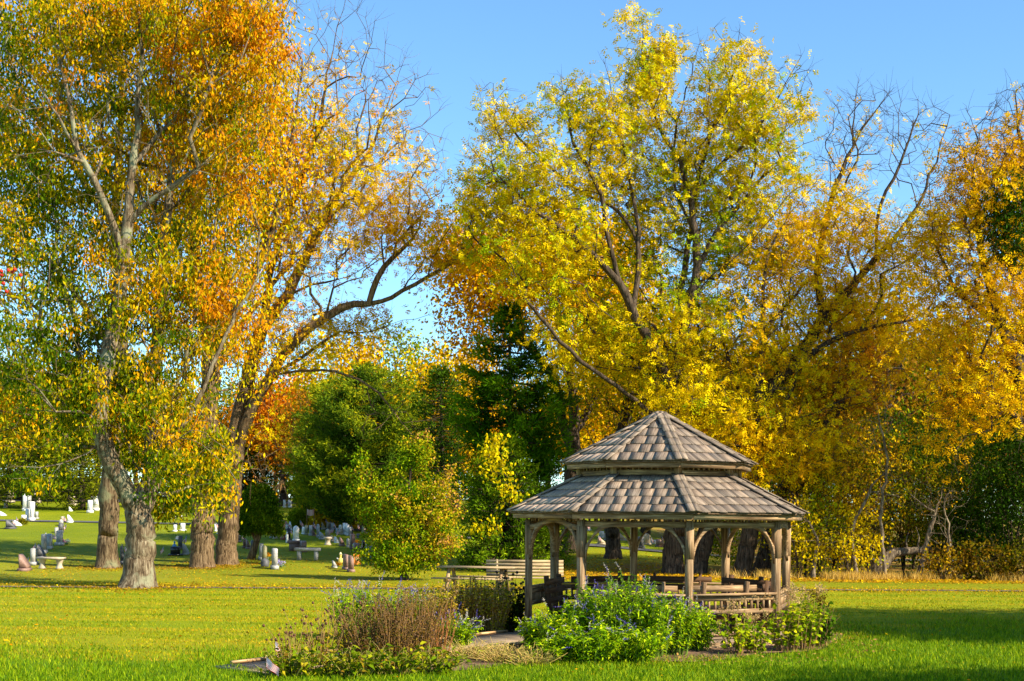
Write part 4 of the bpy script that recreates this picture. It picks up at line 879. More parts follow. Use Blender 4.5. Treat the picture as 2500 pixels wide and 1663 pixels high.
for k in range(8):
    mb = MB(10+k); p = vtx(k, RP); out_ = p.normalized(); a = out_.cross(up)
    mb.box((p.x, p.y, (FL+BZ+.12)/2), (BZ+.12-FL, .125, .125), (0, 0, 1), out_)
    mb.box((p.x, p.y, 2.07), (.55, .134, .134), (0, 0, 1), out_)
    mb.build('post', M_wood, gb)
def side(k):
    a, b = vtx(k, RP), vtx(k+1, RP); return a, b, (b-a).normalized(), ((a+b)/2).normalized()
for k in range(8):
    a, b, ax, nrm = side(k); Ln = (b-a).length; mid = (a+b)/2
    mb = MB(30+k)
    if k == ((ENT) % 8):
        # curved arch beam over the entrance
        m_ = 10; U = []; Lo = []
        for i in range(m_+1):
            f = i/m_; x = (f-.5)*(Ln-.13); zz = .14*(math.cos((f-.5)*2*math.pi)*.5+.5)
            U.append((x, BZ+.02+zz)); Lo.append((x, BZ-.07+zz))
        mb.prism((U, Lo), -.03, .03, [tuple(ax), tuple(nrm), (0, 0, 1)], tuple(mid))
        mb.box(mid+Vector((0, 0, BZ+.2)), (Ln-.14, .07, .05), ax)
    else: mb.box(mid+Vector((0, 0, BZ+.045)), (Ln-.13, .06, .1), ax)
    mb.build('beam', M_wood, gb)
    mb = MB(50+k); nsp = 13
    for i in range(nsp):
        p = a+ax*(Ln*(i+1)/(nsp+1)); mb.box(p+Vector((0, 0, BZ+.145)), (.12, .03, .045), (0, 0, 1), nrm)
    mb.box(mid+Vector((0, 0, BZ+.225)), (Ln-.13, .1, .045), ax)
    mb.build('frieze_spindles', M_wood, gb)
    # knee braces
    for sgn, pv in ((1, a), (-1, b)):
        mb = MB(70+k*2+(sgn > 0)); U = []; Lo = []; m_ = 9
        for i in range(m_+1):
            f = i/m_; an = f*math.pi/2
            # curved inner edge, straighter outer edge
            xi = .07+.50*(1-math.cos(an)); zi = BZ-.62+.62*math.sin(an)
            fo = f; xo = .07+.24*fo; zo = BZ-.34+.34*fo
            Lo.append((xi*sgn, zi-.02 if i == 0 else zi)); U.append((xo*sgn, zo))
        if sgn < 0: U, Lo = Lo, U
        mb.prism((U, Lo), -.045, .045, [tuple(ax), tuple(nrm), (0, 0, 1)], tuple(pv))
        mb.build('knee_brace', M_wood, gb)
    # railings
    if k != (ENT % 8):
        mb = MB(90+k); W = Ln-.13
        mb.box(mid+Vector((0, 0, 1.19-.02))+nrm*.02, (W+.04, .15, .035), ax)
        mb.box(mid+Vector((0, 0, 1.1)), (W, .045, .09), ax); mb.box(mid+Vector((0, 0, .865)), (W, .045, .08), ax); mb.box(mid+Vector((0, 0, .47)), (W, .045, .08), ax)
        nb_ = 13
        for i in range(nb_):
            p = a+ax*(.07+W*(i+.7)/(nb_+.4)); mb.box(p+Vector((0, 0, .985)), (.17, .035, .035), (0, 0, 1), nrm)
            mb.box(p+Vector((0, 0, .665)), (.33, .03, .03), (0, 0, 1), nrm) if i % 2 == 9 else None
        r_ = mb.build('railing', M_wood, gb)
# roofs
def roof(R0, z0, R1, z1, rows, tag_, seed):
    """shingled octagonal roof from eave (R0,z0) to top (R1,z1)"""
    mbU = MB(seed+99)
    for k in range(8):
        mb = MB(seed+k); r = random.Random(seed*7+k)
        a = rad(TH+22.5+45*k); nrm = Vector((math.sin(a), -math.cos(a), 0)); ax = Vector((math.cos(a), math.sin(a), 0))
        ap0, ap1 = R0*math.cos(rad(22.5)), R1*math.cos(rad(22.5)); slope = Vector((-nrm.x*(ap0-ap1), -nrm.y*(ap0-ap1), z1-z0)); SL = slope.length; sd_ = slope.normalized(); N_ = ax.cross(sd_); 
        if N_.z < 0: N_ = -N_
        hw0, hw1 = R0*math.sin(rad(22.5)), R1*math.sin(rad(22.5))
        org = nrm*ap0+Vector((0, 0, z0)); step = SL/rows
        facet_tone = 1.75 if k in ((ENT) % 8, (ENT-1) % 8) else 1.0  # two left roof facets get a lighter shingle tint
        hwf = lambda s: hw0+(hw1-hw0)*min(max(s/SL, -.1), 1)
        # underlay
        V = [org+ax*s_*hw0-N_*.035 for s_ in (-1, 1)]+[org+slope+ax*s_*hw1-N_*.035 for s_ in (1, -1)]
        V += [v-N_*.03 for v in V]
        mbU.add([tuple(v) for v in V], [(0, 1, 2, 3), (7, 6, 5, 4), (0, 4, 5, 1), (2, 6, 7, 3)], tint=(.5, .5, .5))
        for i in range(rows):
            s0, s1 = i*step-.02, min((i+1)*step+.035, SL); x = -hwf(s0)+r.uniform(-.1, 0)
            while x < hwf(s0):
                wd = r.uniform(.16, .27); x1 = x+wd-.005; jit = r.uniform(-.015, .018)
                c = [(max(x, -hwf(s0)), s0+jit), (min(x1, hwf(s0)), s0+jit), (max(min(x1, hwf(s1)), -hwf(s1)), s1), (min(max(x, -hwf(s1)), hwf(s1)), s1)]
                if c[1][0]-c[0][0] > .015:
                    th = .016; lift = .014+r.uniform(0, .008); V = []
                    for (u, s), dz in zip(c, (lift, lift, 0, 0)): V.append(org+ax*u+sd_*s+N_*(dz-.012))
                    V += [v-N_*th for v in V]
                    V = [tuple(v) for v in V]; off = r.uniform(0, 60)
                    Lc = [(s+off, u+off, q) for q in (0, th) for (u, s) in c]
                    t0 = r.uniform(.82, 1.18)*facet_tone; rd = r.uniform(-.04, .06)
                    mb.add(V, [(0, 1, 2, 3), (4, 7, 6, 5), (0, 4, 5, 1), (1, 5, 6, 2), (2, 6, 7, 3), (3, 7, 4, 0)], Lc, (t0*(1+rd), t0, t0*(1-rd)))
                x += wd
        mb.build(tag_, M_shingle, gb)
        # hip cap: pairs of narrow boards climbing the ridge
        mbh = MB(seed+40+k); rv0 = vtx(k, R0, z0); rv1 = vtx(k, R1, z1); hd = (rv1-rv0).normalized(); HL = (rv1-rv0).length; radial = Vector((rv0.x, rv0.y, 0)).normalized(); tang = up.cross(radial)
        nup = tang.cross(hd); nup = nup if nup.z > 0 else -nup
        nst = max(3, int(HL/.26))
        for i in range(nst):
            for sg in (-1, 1):
                s0 = HL*i/nst-.03; s1 = min(HL*(i+1)/nst+.05, HL)
                side_ = tang*sg; # each board tilts down to its own facet
                tilt = (side_-up*.17).normalized(); Nn = hd.cross(tilt); Nn = Nn if Nn.z > 0 else -Nn
                p0 = rv0+hd*s0+nup*.045; p1 = rv0+hd*s1+nup*.028; wd = .115
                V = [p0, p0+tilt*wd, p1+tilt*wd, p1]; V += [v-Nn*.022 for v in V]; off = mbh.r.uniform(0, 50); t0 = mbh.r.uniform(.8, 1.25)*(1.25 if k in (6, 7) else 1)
                Lc = [(s+off, u, q) for q in (0, .02) for (u, s) in ((0, s0), (wd, s0), (wd, s1), (0, s1))]
                mbh.add([tuple(v) for v in V], [(0, 1, 2, 3), (4, 7, 6, 5), (0, 4, 5, 1), (1, 5, 6, 2), (2, 6, 7, 3), (3, 7, 4, 0)], Lc, (t0, t0, t0*.97))
        mbh.build('hip_cap', M_shingle, gb)
    mbU.build('roof_sheathing', M_wood, gb)
    mb = MB(seed+200)
    for k in range(8):
        q0, q1 = vtx(k, R0-.09, z0-.08), vtx(k+1, R0-.09, z0-.08); mb.beam(q0, q1, .035, .12)
    mb.build('fascia', M_wood, gb)
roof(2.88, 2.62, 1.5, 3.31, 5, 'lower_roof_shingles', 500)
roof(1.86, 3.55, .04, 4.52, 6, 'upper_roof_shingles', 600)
mb = MB(700)
for k in range(8):
    a, b = vtx(k, 1.52, 0), vtx(k+1, 1.52, 0); mid = (a+b)/2; ax = (b-a).normalized(); Ln = (b-a).length; nrm = mid.normalized()
    mb.box(mid+Vector((0, 0, 3.33)), (Ln, .05, .09), ax, tint=(1.1, 1.1, 1.1)); mb.box(mid+Vector((0, 0, 3.52)), (Ln, .05, .05), ax)
    mb.box(a+Vector((0, 0, 3.42)), (.26, .12, .12), (0, 0, 1), nrm)
    for i in range(9): mb.box(a+ax*(Ln*(i+1)/10)+Vector((0, 0, 3.43)), (.14, .03, .03), (0, 0, 1), nrm)
mb.build('cupola_frame', M_wood, gb)
# benches inside
def side_bench(k, label):
    a, b, ax, nrm = side(k); mid = (a+b)/2; Ln = (b-a).length-.5; t = thing('bench', label, 'bench', (GX+mid.x*.86*GS, GY+mid.y*.86*GS, GZ+FL*GS), 0, 'benches inside the gazebo'); t.scale = (GS*.93, GS*.93, GS*.86)
    i_ = -nrm; mb = MB(800+k)
    for j in range(3): mb.box(i_*(.12+.13*j)+Vector((0, 0, .43)), (Ln, .12, .035), ax)
    mb.build('seat', M_wood_shade, t); mb = MB(820+k)
    for z in (.62, .84, 1.03): mb.box(-i_*(.0+(z-.45)*.12)+Vector((0, 0, z)), (Ln+.12, .035, .13), ax)
    mb.build('backrest', M_wood_shade if k not in (0, 7) else M_wood, t)
    for s_ in (-.36, .36):
        mb = MB(840+k); p = ax*(Ln*s_)
        mb.beam(p-i_*.0+Vector((0, 0, 0)), p-i_*.12+Vector((0, 0, 1.17)), .05, .1, up=nrm); mb.build('back_post', M_wood_shade if k not in (0, 7) else M_wood, t)
        mb = MB(860+k); mb.beam(p+i_*.36+Vector((0, 0, .0)), p+i_*.3+Vector((0, 0, .41)), .05, .12, up=nrm); mb.box(p+i_*.16+Vector((0, 0, .36)), (.42, .05, .09), i_); mb.build('leg', M_wood_shade, t)
labs = {0: 'bench behind the right front rail, two stubby back posts showing above it', 1: 'bench along the right side of the gazebo, seen end on behind the front corner post', 2: 'dark bench slanting down at the right back of the gazebo', 3: 'shaded bench at the back of the gazebo, left of the slanting one',
        4: 'shaded bench at the left back of the gazebo', 5: 'bench with visible seat and slatted back just inside the left post', 7: 'bench behind the front rail hidden by the green salvia'}
for k, lb_ in labs.items(): side_bench(k, lb_)
# boardwalk ramp
cl = [0, Vector((-.7, 23.5, .11)), Vector((-1.66, 22.3, .09)), Vector((-2.6, 21.1, .07)), Vector((-3.85, 19.6, .04))]
e0 = (vtx(ENT, 2.74)+vtx(ENT+1, 2.74))/2; cl[0] = Vector((GX+e0.x*GS, GY+e0.y*GS, GZ+FL*GS-.005))
t = thing('boardwalk', 'low grey plank boardwalk ramp curving from the gazebo through the flower bed', 'boardwalk', tuple(cl[0])); D = []
for a, b in zip(cl[:-1], cl[1:]):
    for j in range(12): D.append(a.lerp(b, j/12))
for _ in range(6): D = [D[0]]+[(D[i-1]+D[i]*2+D[i+1])/4 for i in range(1, len(D)-1)]+[D[-1]]
acc = []; s = 0
tot = [0]
for i in range(1, len(D)): tot.append(tot[-1]+(D[i]-D[i-1]).length)
def at(s):
    for i in range(1, len(D)):
        if tot[i] >= s: f = (s-tot[i-1])/(tot[i]-tot[i-1]); return D[i-1].lerp(D[i], f), (D[i]-D[i-1]).normalized()
    return D[-1], (D[-1]-D[-2]).normalized()
mb = MB(901); s = .05; rr_ = random.Random(2); L1 = []; L2 = []
while s < tot[-1]:
    p, tn = at(s); sd_ = Vector((-tn.y, tn.x, 0)).normalized(); mb.box(p-cl[0]+Vector((0, 0, -.016)), (1.6+rr_.uniform(-.02, .02), .132, .032), sd_); L1.append(p+sd_*.78); L2.append(p-sd_*.78); s += .14
mb.build('planks', M_deck, t); 
for LL_ in (L1, L2):
    mb = MB(902)
    for i in range(0, len(LL_)-3, 3): mb.beam(LL_[i]-cl[0]+Vector((0, 0, -.095)), LL_[min(i+3, len(LL_)-1)]-cl[0]+Vector((0, 0, -.095)), .04, .12)
    for i in range(0, len(LL_)-3, 3): mb.beam(LL_[i]-cl[0]+Vector((0, 0, .025)), LL_[min(i+3, len(LL_)-1)]-cl[0]+Vector((0, 0, .025)), .07, .04, tint=(1.4, 1.35, 1.2))
    mb.build('edge_rail', M_wood, t)
# mulch of the beds
def disc(name, c, rx, ry, z, m, label, rot=0):
    V = [(c[0], c[1], float(gz(*c))+z)]; n = 40
    for j in (0.6, 1):
        for i in range(n):
            a = 2*math.pi*i/n; w_ = j*(1+.1*math.sin(3*a+1)+.06*math.sin(7*a)); x = rx*w_*math.cos(a); y_ = ry*w_*math.sin(a)
            V.append((c[0]+x*math.cos(rot)-y_*math.sin(rot), c[1]+x*math.sin(rot)+y_*math.cos(rot), z*(1.6-j)))
    Q = [(1+i, 1+(i+1) % n, 1+n+(i+1) % n, 1+n+i)[::-1] for i in range(n)]+[(0, 1+2*i, 1+(2*i+1) % n, 1+(2*i+2) % n) for i in range(n//2)]
    return tag(link(name, qmesh(name, V, Q, tint=np.ones((len(V), 3)), smooth=True, mats=[m])), label, None, kind='structure')
disc('flower_bed', (GX+.05, 26.3), 3.15, 4.15, .035, M_mulch, 'brown mulched bed round the gazebo', 0)
disc('flower_bed', (-1.55, 21.8), 2.8, 1.6, .03, M_mulch, 'brown soil of the flower bed along the boardwalk', .6)

# picnic table and slatted bench behind
pt = Vector((float(PX(1165, 1400, 41)[0]), 41.0, 0)); t = thing('picnic_table', 'weathered picnic table with a long plank top beyond the flower bed', 'picnic table', tuple(pt), rad(-14))
mb = MB(911)
for j in range(5): mb.box((0, -.3+.15*j, .76), (2.3, .14, .04))
mb.build('tabletop', M_plank, t)
for s_ in (-1, 1):
    mb = MB(912)
    for j in range(2): mb.box((0, s_*(.68+.14*j), .45), (2.3, .13, .04))
    mb.build('seat', M_plank, t)
    mb = MB(914+s_); x = s_*.8
    mb.beam((x, -.55, 0), (x, -.2, .74), .05, .1, up=(1, 0, 0)); mb.beam((x, .55, 0), (x, .2, .74), .05, .1, up=(1, 0, 0)); mb.box((x+.05, 0, .4), (1.7, .05, .1), (0, 1, 0)); mb.build('leg', M_wood, t)
pb = Vector((float(PX(1283, 1400, 42)[0]), 42.0, 0)); t = thing('bench', 'pale four slat park bench facing the lawn behind the picnic table', 'bench', tuple(pb), rad(3)); mb = MB(921)
for j in range(5): mb.box((0, .25+.03*j, .5+.1*j), (2.35, .03, .085), (1, 0, 0), (0, -.15, 1))
mb.build('backrest', M_plank, t); mb = MB(922)
for j in range(3): mb.box((0, -.2+.13*j, .42), (2.35, .12, .035))
mb.build('seat', M_plank, t)
for x in (-.85, .85):
    mb = MB(923); mb.box((x, -.2, .2), (.4, .07, .07), (0, 0, 1), (0, 1, 0)); mb.build('leg', M_plank, t)
    mb = MB(924); mb.beam((x, .2, 0), (x, .4, .95), .06, .08, up=(0, 1, 0)); mb.build('leg', M_plank, t)
# ------------------------------------------------------------------ flower beds
def stems_plant(name, label, base, n, hgt, spread, seed, leaf_pal, leaf=(.09, .02), per=14, stemc=(.12, .16, .02), spikes=0, spc=[(.07, .05, .3), (.14, .1, .42), (.24, .2, .42)], heads=0, headc=(.06, .03, .012), headr=.02, leafz=(.15, 1.0), cat='plant', lean=.5, group=None, flat=0, curl=0.0, twig=0, spfade=0.0, sp_len=.16, hv=(.65, 1.08)):
    rs = np.random.RandomState(seed); t = thing(name, label, cat, tuple(base), 0, group)
    mb = MB(seed); LP = []; LD = []; SP = []; HD = []
    for i in range(n):
        a = rs.uniform(0, 6.28); q = math.sqrt(rs.uniform()); bx = .35*spread*q*math.cos(a); by = .35*spread*q*math.sin(a); h = hgt*rs.uniform(*hv)*(1-.2*q)
        ex = bx+spread*.65*q*math.cos(a)*rs.uniform(.5, 1.1)+rs.normal()*.04; ey = by+spread*.65*q*math.sin(a)*rs.uniform(.5, 1.1)
        p0 = np.array([bx, by, 0]); p1 = np.array([bx+(ex-bx)*.35, by+(ey-by)*.35, h*.6]); p2 = np.array([ex, ey, h])
        p1 = p1+rs.normal(size=3)*.05; p2 = p2+rs.normal(size=3)*.05; T_ = np.linspace(0, 1, 6)[:, None]; C = p0*(1-T_)**2+2*p1*(1-T_)*T_+p2*T_**2
        mb.tube([Vector(c) for c in C[[0, 2, 4, 5]]], [.007, .006, .004, .003], 4, tint=tuple(np.array(stemc)*rs.uniform(.7, 1.3)), cap=False)
        for j in range(per):
            f = leafz[0]+(leafz[1]-leafz[0])*(j+rs.uniform())/per; c = p0*(1-f)**2+2*p1*(1-f)*f+p2*f**2; an = rs.uniform(0, 6.28)
            LP.append(c+rs.normal(size=3)*.01); LD.append([math.cos(an), math.sin(an), rs.uniform(-.5, .7)])
        if rs.uniform() < spikes: SP.append((p2, unit(p2-p1+rs.normal(size=3)*.12)))
        if rs.uniform() < heads: HD.append(p2)
    mb.build('stems', M_dry_t, t)
    LP = np.array(LP); LD = unit(np.array(LD)); k = len(LP); Nn = rs.normal(size=(k, 3))*.6; Nn[:, 2] += 1
    if k:
        # leaves as two-segment blades that arch over
        Ln = (leaf[0]*rs.uniform(.6, 1.3, k))[:, None]; Wd = (leaf[1]*rs.uniform(.8, 1.2, k))[:, None]; S = unit(np.cross(LD, Nn)); D2 = unit(LD+np.array([0, 0, -.7])+rs.normal(size=(k, 3))*.2)
        m1 = LP+LD*Ln*.5; tp = m1+D2*Ln*.5
        V = np.stack([LP, LP+LD*Ln*.22+S*Wd*.42, m1+S*Wd*.5, tp, m1-S*Wd*.5, LP+LD*Ln*.22-S*Wd*.42], 1).reshape(-1, 3)
        b = np.arange(k)[:, None]*6; Q = np.concatenate([b+np.array([[0, 1, 2, 5]]), b+np.array([[5, 2, 4, 4]])*0+b*0+np.array([[5, 2, 3, 4]])], 0) if False else np.concatenate([b+np.array([[0, 1, 2, 5]]), b+np.array([[5, 2, 3, 4]])], 0)
        T = np.repeat(pick(leaf_pal, .5+.3*nfield(LP, seed, 2.5)+rs.normal(size=k)*.22, rs), 6, axis=0)
        link('leaves', qmesh('leaves', V, Q, T, mats=[M_leaf]), t)
    if SP:
        P = []; D = []; 
        for p, d in SP:
            m_ = 22
            for j in range(m_): f = j/m_; P.append(p+d*f*sp_len*1.1+rs.normal(size=3)*.006*(1.3-f)); D.append(rs.normal(size=3)*1.0+d*.5)
        P = np.array(P); D = unit(np.array(D)); kk = len(P)
        V = leafquads(P, D, rs.normal(size=(kk, 3)), .02*rs.uniform(.7, 1.3, kk), .014*np.ones(kk))
        dead = np.repeat(rs.uniform(size=len(SP)) < spfade, 22); T = pick(spc, rs.uniform(0, 1, kk), rs); T[dead] = pick([(.45, .38, .3), (.6, .55, .5)], rs.uniform(0, 1, dead.sum()), rs)
        link('flowers', qmesh('flowers', V, np.arange(4*kk).reshape(-1, 4), np.repeat(T, 4, axis=0), mats=[M_petal]), t)['kind'] = 'stuff'
    if HD:
        mb = MB(seed+1)
        for p in HD:
            r = headr*rs.uniform(.75, 1.25); mb.lathe([(r*.2, -r), (r, -r*.4), (r*.9, r*.4), (0, r)], p, 6, tuple(np.array(headc)*rs.uniform(.6, 1.6)))
        mb.build('seed_heads', M_tint, t)['kind'] = 'stuff'
    return t
M_dry_t = leaf_mat('stem', .08, .7, .1)
SG = [(.03, .09, .004), (.1, .22, .006), (.26, .42, .01), (.46, .58, .02), (.7, .7, .06)]
BRD = [(.035, .02, .01), (.1, .05, .018), (.2, .11, .04), (.32, .2, .07), (.13, .15, .02)]
def gp(px, py): return G(px, py)
sal = [(1318, 1596, .62, .42, 34, 'low leafy blue salvia at the left end of the front clump'), (1375, 1606, .9, .5, 46, 'blue salvia with pale bent flower stalks left in the front clump'), (1432, 1600, 1.15, .5, 54, 'tall blue salvia in front of the left front gazebo post'),
       (1492, 1606, 1.22, .5, 56, 'tall green salvia at the middle of the front clump'), (1548, 1602, 1.42, .46, 60, 'tallest salvia of the front clump, its top above the rail'), (1600, 1606, 1.12, .5, 54, 'salvia just left of the big front post'),
       (1655, 1602, 1.0, .46, 46, 'salvia standing in front of the big front post'), (1708, 1592, .8, .42, 34, 'small dark salvia at the right end of the front clump'), (1545, 1620, .62, .6, 50, 'low salvia at the foot of the tallest one'), (1445, 1622, .6, .55, 46, 'low salvia at the lawn edge in front of the clump'), (1350, 1620, .42, .5, 34, 'low salvia spilling toward the boardwalk')]
for i, (px, py, h, sp, n, lab) in enumerate(sal):
    stems_plant('salvia_plant', lab, gp(px, py), int(n*1.35), h, sp, 1000+i, SG, (.105, .026), 32, (.14, .22, .03), spikes=.26, spfade=.45, group='salvia in front of the gazebo', sp_len=.15)
# left bed
bed = [
 (850, 1560, 1.0, .5, 'salvia', 'blue salvia at the back left of the long flower bed'), (905, 1558, 1.05, .5, 'salvia', 'violet flowered salvia behind the brown stalks, second from left'), (975, 1556, .95, .5, 'salvia', 'blue salvia in the middle of the long flower bed'),
 (1050, 1552, .9, .5, 'salvia', 'green salvia on the right half of the long flower bed'), (1110, 1548, .85, .45, 'salvia', 'salvia with faded spikes near the picnic table'), (1120, 1590, .62, .4, 'salvia', 'leafy salvia beside the boardwalk opening'),
 (720, 1640, .72, .42, 'cone', 'dried coneflowers at the left tip of the flower bed'), (780, 1632, .95, .45, 'cone', 'clump of dark coneflower heads second from the left tip'), (850, 1625, 1.1, .45, 'cone', 'tall dried coneflowers in the left part of the bed'),
 (700, 1655, .42, .35, 'low', 'low yellowing leaves behind the small flag'), (780, 1652, .48, .5, 'low', 'low yellow green leaves along the lawn edge at left'), (870, 1655, .5, .5, 'low', 'low mixed foliage at the middle front of the bed'), (960, 1650, .5, .5, 'low', 'broad green leaves at the front of the brown stalks'), (1050, 1645, .45, .5, 'low', 'broad low leaves at the right front of the bed'),
 (905, 1630, 1.05, .5, 'dry', 'dense brown dried stalks left of centre in the bed'), (960, 1632, 1.15, .5, 'dry', 'tallest dense brown dried stalks in the bed'), (1015, 1625, 1.1, .5, 'dry', 'brown dried stalks right of centre in the bed'), (1070, 1620, 1.0, .4, 'thin', 'thin upright reddish stems at the right end of the brown stalks'),
 (985, 1590, 1.0, .5, 'dry', 'brown stalks behind the front ones beside the boardwalk'),
 (1150, 1556, 1.05, .5, 'brown', 'yellowing leafy plant with small brown heads before the picnic table'), (1200, 1556, 1.0, .45, 'brown', 'golden brown seedy plant left of the black coneflowers'), (1090, 1560, .9, .5, 'brown', 'tan and yellow plant in the right half of the bed'),
 (1238, 1548, 1.3, .36, 'black', 'black seed headed coneflowers standing tall left of the gazebo post'), (1268, 1545, 1.05, .3, 'black', 'dark coneflowers touching the left gazebo post'),
 (1150, 1612, .28, .5, 'straw', 'straw coloured weeds in front of the boardwalk'), (1220, 1618, .3, .5, 'straw', 'straw grass tuft in front of the gazebo end of the boardwalk'), (1300, 1625, .26, .5, 'straw', 'dry tuft at the left foot of the front salvia')]
for i, (px, py, h, sp, kd, lab) in enumerate(bed):
    b = gp(px, py); s_ = 1100+i
    if kd == 'salvia': stems_plant('salvia_plant', lab, b, 60, h, sp, s_, SG, (.09, .02), 22, (.14, .2, .03), spikes=.6, spfade=.35, group='salvia in the long flower bed')
    if kd == 'cone': stems_plant('coneflower_plant', lab, b, 34, h, sp*1.15, s_, [(.1, .1, .01), (.3, .28, .02), (.3, .16, .04)], (.1, .035), 7, (.3, .18, .06), heads=.95, headc=(.09, .035, .012), leafz=(.05, .6))
    if kd == 'black': stems_plant('coneflower_plant', lab, b, 34, h, sp, s_, [(.015, .03, .005), (.05, .08, .01), (.16, .16, .02)], (.14, .05), 9, (.03, .02, .01), heads=.95, headc=(.012, .008, .006), headr=.026, leafz=(.05, .7))
    if kd == 'low': stems_plant('low_plant', lab, b, 44, h*.85, sp*1.3, s_, [(.3, .16, .05), (.1, .16, .01), (.14, .22, .01), (.4, .38, .03), (.4, .26, .05)], (.11, .045), 9, (.3, .25, .06), leafz=(.2, 1))
    if kd == 'dry': stems_plant('dried_plant', lab, b, 100, h, sp*1.1, s_, BRD, (.06, .016), 22, (.22, .12, .045), heads=.5, headc=(.1, .05, .02), headr=.014, leafz=(.05, 1), hv=(.35, 1.15))
    if kd == 'thin': stems_plant('dried_plant', lab, b, 40, h, sp, s_, BRD, (.05, .015), 6, (.32, .13, .04), heads=.3, headr=.012)
    if kd == 'brown': stems_plant('dried_plant', lab, b, 100, h*1.15, sp*1.15, s_, [(.14, .18, .015), (.42, .36, .03), (.5, .36, .06), (.3, .17, .05), (.16, .09, .03)], (.07, .03), 20, (.3, .2, .07), heads=.4, headc=(.3, .18, .08), headr=.016)
    if kd == 'straw': stems_plant('weed_tuft', lab, b, 110, h, sp*1.2, s_, [(.5, .36, .1), (.3, .34, .04), (.55, .42, .14)], (.1, .01), 5, (.5, .34, .1))
hyd = [(1800, 1600, .8, .35, 'pale green hydrangea before the right rail, with a few dried heads'), (1838, 1598, .62, .3, 'thin yellowing hydrangea stems left of the right front post'), (1918, 1592, .95, .42, 'leafy hydrangea with tan dried heads right of the front post'), (1960, 1590, 1.05, .42, 'largest hydrangea at the right side of the gazebo'), (1996, 1582, .9, .34, 'shaded dark hydrangea at the right end of the bed')]
HY_P = [(.08, .16, .01), (.2, .32, .015), (.4, .46, .025), (.55, .5, .03)]
for i, (px, py, h, sp, lab) in enumerate(hyd):
    b = gp(px, py); dk = i == 4
    t = stems_plant('hydrangea_plant', lab, b, 20 if i < 2 else 34, h, sp*1.15, 1200+i, [(.03, .07, .008), (.06, .13, .01), (.12, .2, .015)] if dk else HY_P, (.1, .075), 11, (.3, .18, .07), leafz=(.15, .95))
    rs = np.random.RandomState(i+5); st = []
    P = rs.normal(size=(7 if i < 2 else 12, 3))*np.array([sp*.5, sp*.5, .05])+np.array([0, 0, h*.98]); foliage('flower_heads', P, 40, .035, (.03, .024), [(.3, .17, .07), (.55, .38, .16), (.4, .2, .06)] if not dk else [(.1, .06, .03), (.16, .1, .04)], rs, t, droop=0)['kind'] = 'stuff'

# ------------------------------------------------------------------ flags
def flag_mesh():
    """small stick flag cloth hanging from its staff; hoist .3 m, fly .45 m; folds towards the staff"""
    V = []; Q = []; T = []; nu, nv = 14, 13; W = .42; H = .3
    def P(u, v):
        x = u*W*.52; z = -v*H-u*.30+.06*u*v; y = .035*math.sin(u*9+v*2)*(.3+u); return (x, y, z)
    RED_, WH, BL = (.5, .02, .03), (.8, .78, .74), (.03, .04, .16)
    for i in range(nu):
        for j in range(nv):
            b = len(V); V += [P(i/nu, j/nv), P((i+1)/nu, j/nv), P((i+1)/nu, (j+1)/nv), P(i/nu, (j+1)/nv)]; Q.append((b, b+1, b+2, b+3))
            c = BL if (i < 6 and j < 7) else (RED_ if j % 2 == 0 else WH); T += [c]*4
    for a in range(6):
        for c in range(5):
            u = (a+.5)*6/nu/6; v = (c+.6)*7/nv/5.2
            for dy in (.004, -.004):
                p = P(u, v); s_ = .009; b = len(V)
                V += [(p[0]-s_, p[1]+dy, p[2]), (p[0], p[1]+dy, p[2]-s_), (p[0]+s_, p[1]+dy, p[2]), (p[0], p[1]+dy, p[2]+s_)]; Q.append((b, b+1, b+2, b+3)); T += [(.85, .85, .82)]*4
    return qmesh('cloth', V, Q, T, mats=[M_cloth])
FLG = flag_mesh(); 
mbp = MB(3); mbp.tube([(0, 0, 0), (0, 0, .78)], [.006, .005], 6, (.1, .08, .05)); mbp.lathe([(.004, 0), (.012, .015), (.001, .05)], (0, 0, .78), 6, (.6, .45, .1)); FLP = mbp.mesh('staff', [M_tint])
def flag(px, py, h, rz, label, near=1.0, lean=0):
    b = gp(px, py); t = thing('small_flag', label, 'flag', tuple(b), rad(rz), 'small stick flags on the graves')
    s_ = h/.8*(.68 if py < 1500 else 1); t.scale = (s_, s_, s_); t.rotation_euler = (0, rad(lean), rad(rz)); c = link('cloth', FLG, t, (0.003, 0, .76)); link('staff', FLP, t); return t
f1 = flag(647, 1668, .36, -10, 'front most small flag at the left tip of the flower bed, stars up', lean=3); f1['group'] = 'flags at the flower bed'
f1.scale.x *= 1.9; f2 = flag(673, 1626, .42, 60, 'narrow furled small flag behind the front most one', lean=-2); f2['group'] = 'flags at the flower bed'

